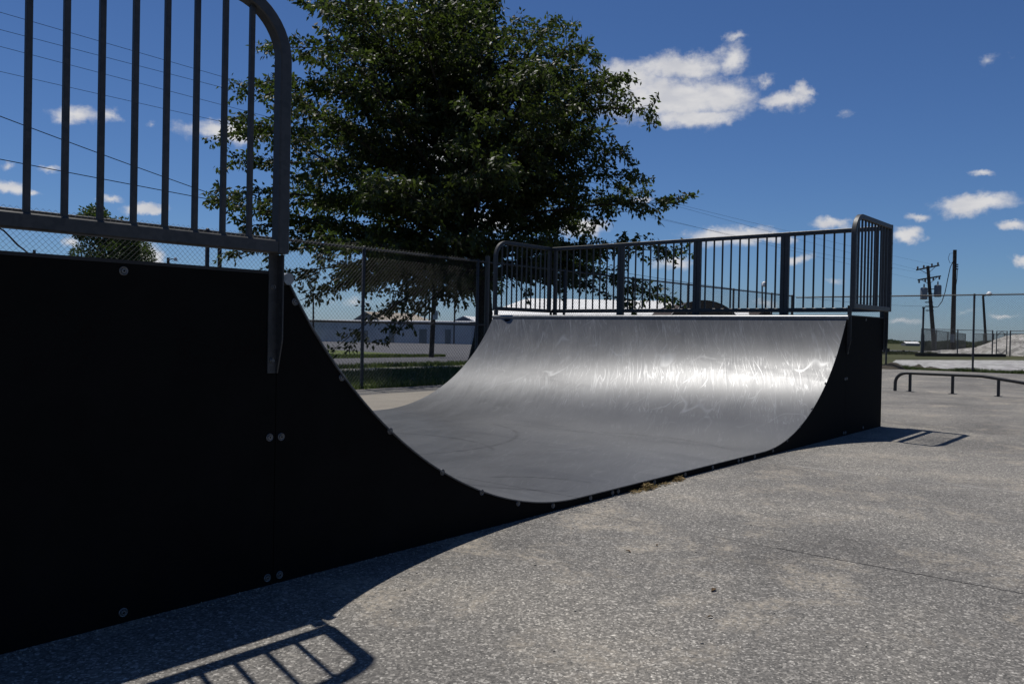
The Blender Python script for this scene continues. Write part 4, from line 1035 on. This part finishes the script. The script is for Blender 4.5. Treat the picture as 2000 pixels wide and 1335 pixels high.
for k, (px, py, s, lab) in enumerate(((1394, 1152, .022, 'brown curled dead leaf on the open slab'), (1227, 1077, .018, 'dark twig scrap on the slab nearest the ramp'), (1387, 1204, .014, 'small dark bark scrap below the brown leaf'), (1283, 1066, .010, 'tiny dark fleck to the right of the twig scrap'))):
    dd = ray(px, py); t = (.008-CAM[2])/(dd[2]-.0055*dd[0]) if False else (gz(1.5)-CAM[2])/dd[2]; p = CAM+dd*t; z = gz(p[0], p[1])
    a = k*1.3; c_, s_ = math.cos(a)*s, math.sin(a)*s; mb = MB()
    top = [(p[0]-c_, p[1]-s_, z+.004), (p[0]-s_*.4, p[1]+c_*.4, z+.012), (p[0]+c_, p[1]+s_, z+.006), (p[0]+s_*.4, p[1]-c_*.4, z+.010)]
    bot = [(x, y, zz_-.003) for x, y, zz_ in top]
    mb.add(top+bot, [(0, 1, 2, 3), (7, 6, 5, 4), (0, 1, 5, 4), (1, 2, 6, 5), (2, 3, 7, 6), (3, 0, 4, 7)])
    tag(build(mb, 'dead_leaf' if k == 0 else 'bark_scrap', DRY, None, (p[0], p[1], z)), lab, 'dead leaf' if k == 0 else 'debris', 'scraps of litter on the slab')

# ------------------------------------------------------------------ sun and sky
SUN = np.array([.105, .385, 1.0]); SUN /= np.linalg.norm(SUN)
sun_el = math.asin(SUN[2]); sun_az = math.atan2(SUN[0], SUN[1])
sd = bpy.data.lights.new('sun', 'SUN'); sd.energy = 4.6; sd.angle = math.radians(.53); sd.color = (1.0, .965, .91)
so = bpy.data.objects.new('sun', sd); COL.objects.link(so); so.rotation_euler = Vector((-SUN[0], -SUN[1], -SUN[2])).to_track_quat('-Z', 'Y').to_euler(); so.location = (0, 0, 30)

w = bpy.data.worlds.new('World'); scene.world = w; w.use_nodes = True; nt = w.node_tree
bg = nt.nodes['Background']
sky = nt.nodes.new('ShaderNodeTexSky'); sky.sky_type = 'NISHITA'; sky.sun_disc = False
sky.sun_elevation = sun_el; sky.sun_rotation = sun_az; sky.altitude = 250; sky.air_density = 1.0; sky.dust_density = .3; sky.ozone_density = 2.2
tc = nt.nodes.new('ShaderNodeTexCoord').outputs['Generated']
sp = nt.nodes.new('ShaderNodeSeparateXYZ'); L(nt, vmath(nt, 'NORMALIZE', tc), sp.inputs[0])
azn = math_(nt, 'ARCTAN2', sp.outputs[0], sp.outputs[1]); eln = math_(nt, 'ARCSINE', sp.outputs[2])
cb = nt.nodes.new('ShaderNodeCombineXYZ'); L(nt, azn, cb.inputs[0]); L(nt, math_(nt, 'MULTIPLY', eln, 1.0), cb.inputs[1]); AE = cb.outputs[0]
def nvec(scale, detail, rough, off):
    n = nt.nodes.new('ShaderNodeTexNoise'); n.inputs['Scale'].default_value = scale; n.inputs['Detail'].default_value = detail; n.inputs['Roughness'].default_value = rough
    L(nt, vmath(nt, 'ADD', AE, (off, off*.7, 0)), n.inputs['Vector']); return n.outputs['Color']
wv = vmath(nt, 'MULTIPLY', vmath(nt, 'SUBTRACT', nvec(13, 5, .6, 3.1), (.5, .5, .5)), (.050, .034, 0))
wv2 = vmath(nt, 'MULTIPLY', vmath(nt, 'SUBTRACT', nvec(60, 5, .65, 9.7), (.5, .5, .5)), (.018, .013, 0))
P2 = vmath(nt, 'ADD', AE, vmath(nt, 'ADD', wv, wv2))
CLOUDS = [(1310, 190, 160, 52, 1), (1235, 150, 72, 40, 1), (1400, 188, 95, 44, 1), (1330, 128, 95, 30, .95), (1432, 112, 42, 36, .8), (1432, 70, 26, 9, .6), (1532, 200, 52, 22, .9), (1560, 182, 22, 22, .8), (1508, 158, 16, 14, .5), (1345, 232, 105, 24, 1),
          (1255, 384, 20, 8, .9), (1432, 458, 100, 22, 1), (1500, 462, 60, 14, .9), (1900, 400, 85, 22, 1), (1792, 424, 34, 8, .8), (1918, 339, 26, 8, .6), (1628, 436, 48, 13, .9), (1765, 459, 40, 17, 1), (1978, 448, 38, 11, .9), (1992, 512, 24, 11, .9), (1553, 502, 34, 12, .8), (1945, 116, 24, 12, .35), (1650, 212, 22, 9, .3), (1640, 548, 22, 8, .5), (1318, 510, 40, 14, .7),
          (150, 223, 58, 21, .8), (222, 226, 22, 18, .7), (440, 260, 92, 24, .95), (292, 246, 14, 10, .4), (14, 371, 42, 17, .9), (60, 378, 26, 7, .8), (85, 330, 30, 8, .6), (215, 386, 28, 8, .7), (280, 407, 46, 12, 1), (6, 322, 16, 9, .5), (300, 497, 34, 28, 1), (145, 478, 20, 14, .8),
          (880, 300, 80, 40, 1), (960, 430, 60, 26, .9), (1140, 446, 46, 18, 1), (1775, 628, 44, 7, .45), (1968, 620, 26, 6, .6), (1885, 610, 30, 6, .3), (1480, 595, 34, 8, .4), (700, 590, 60, 12, .35)]
acc = None
for (cx, cy, rx, ry, s) in CLOUDS:
    d0 = ray(cx, cy); d0 /= np.linalg.norm(d0); d1 = ray(cx+1, cy); d1 /= np.linalg.norm(d1); d2 = ray(cx, cy-1); d2 /= np.linalg.norm(d2)
    A = lambda d: (math.atan2(d[0], d[1]), math.asin(d[2]))
    a0 = A(d0); sx = abs(A(d1)[0]-a0[0])*rx; sy = abs(A(d2)[1]-a0[1])*ry
    ln = vmath(nt, 'LENGTH', vmath(nt, 'MULTIPLY', vmath(nt, 'SUBTRACT', P2, (a0[0], a0[1], 0)), (1/sx, 1/sy, 0)))
    e = math_(nt, 'MULTIPLY', math_(nt, 'SUBTRACT', 1.25, ln), s)
    acc = e if acc is None else math_(nt, 'MAXIMUM', acc, e)
fb = nt.nodes.new('ShaderNodeTexNoise'); fb.inputs['Scale'].default_value = 42; fb.inputs['Detail'].default_value = 9; fb.inputs['Roughness'].default_value = .62
L(nt, vmath(nt, 'MULTIPLY', AE, (1, 1.5, 1)), fb.inputs['Vector'])
dens = math_(nt, 'ADD', acc, math_(nt, 'MULTIPLY', math_(nt, 'SUBTRACT', fb.outputs['Fac'], .5), 1.15))
cm = nt.nodes.new('ShaderNodeMapRange'); cm.interpolation_type = 'SMOOTHSTEP'; cm.inputs['From Min'].default_value = .06; cm.inputs['From Max'].default_value = .92; L(nt, dens, cm.inputs['Value'])
fb2 = nt.nodes.new('ShaderNodeTexNoise'); fb2.inputs['Scale'].default_value = 26; fb2.inputs['Detail'].default_value = 6; L(nt, vmath(nt, 'MULTIPLY', AE, (1, 2.2, 1)), fb2.inputs['Vector'])
CW = 14.5
ccol = ramp(nt, fb2.outputs['Fac'], [(.35, (.80, .82, .87)), (.62, (1, 1, 1))])
ccol = vmath(nt, 'MULTIPLY', ccol, (CW, CW*.985, CW*.985))
hs = nt.nodes.new('ShaderNodeHueSaturation'); hs.inputs['Saturation'].default_value = 1.0; hs.inputs['Value'].default_value = 1.0; L(nt, sky.outputs[0], hs.inputs['Color'])
tint = ramp(nt, sp.outputs[2], [(0, (.72, .80, 1.04)), (.08, (.68, .80, 1.0)), (.35, (.59, .71, .90)), (1, (.52, .64, .80))])
skyc = mix(nt, 1.0, hs.outputs[0], vmath(nt, 'MULTIPLY', tint, (1.00, 1.215, 1.44)), 'MULTIPLY')
L(nt, mix(nt, math_(nt, 'MULTIPLY', cm.outputs[0], .94), skyc, ccol), bg.inputs['Color'])
bg.inputs['Strength'].default_value = .053

# ------------------------------------------------------------------ render look
scene.view_settings.view_transform = 'Standard'; scene.view_settings.look = 'None'; scene.view_settings.gamma = 1; scene.view_settings.exposure = -.1
for o in list(bpy.data.objects):
    if '_w' in o.keys(): del o['_w']
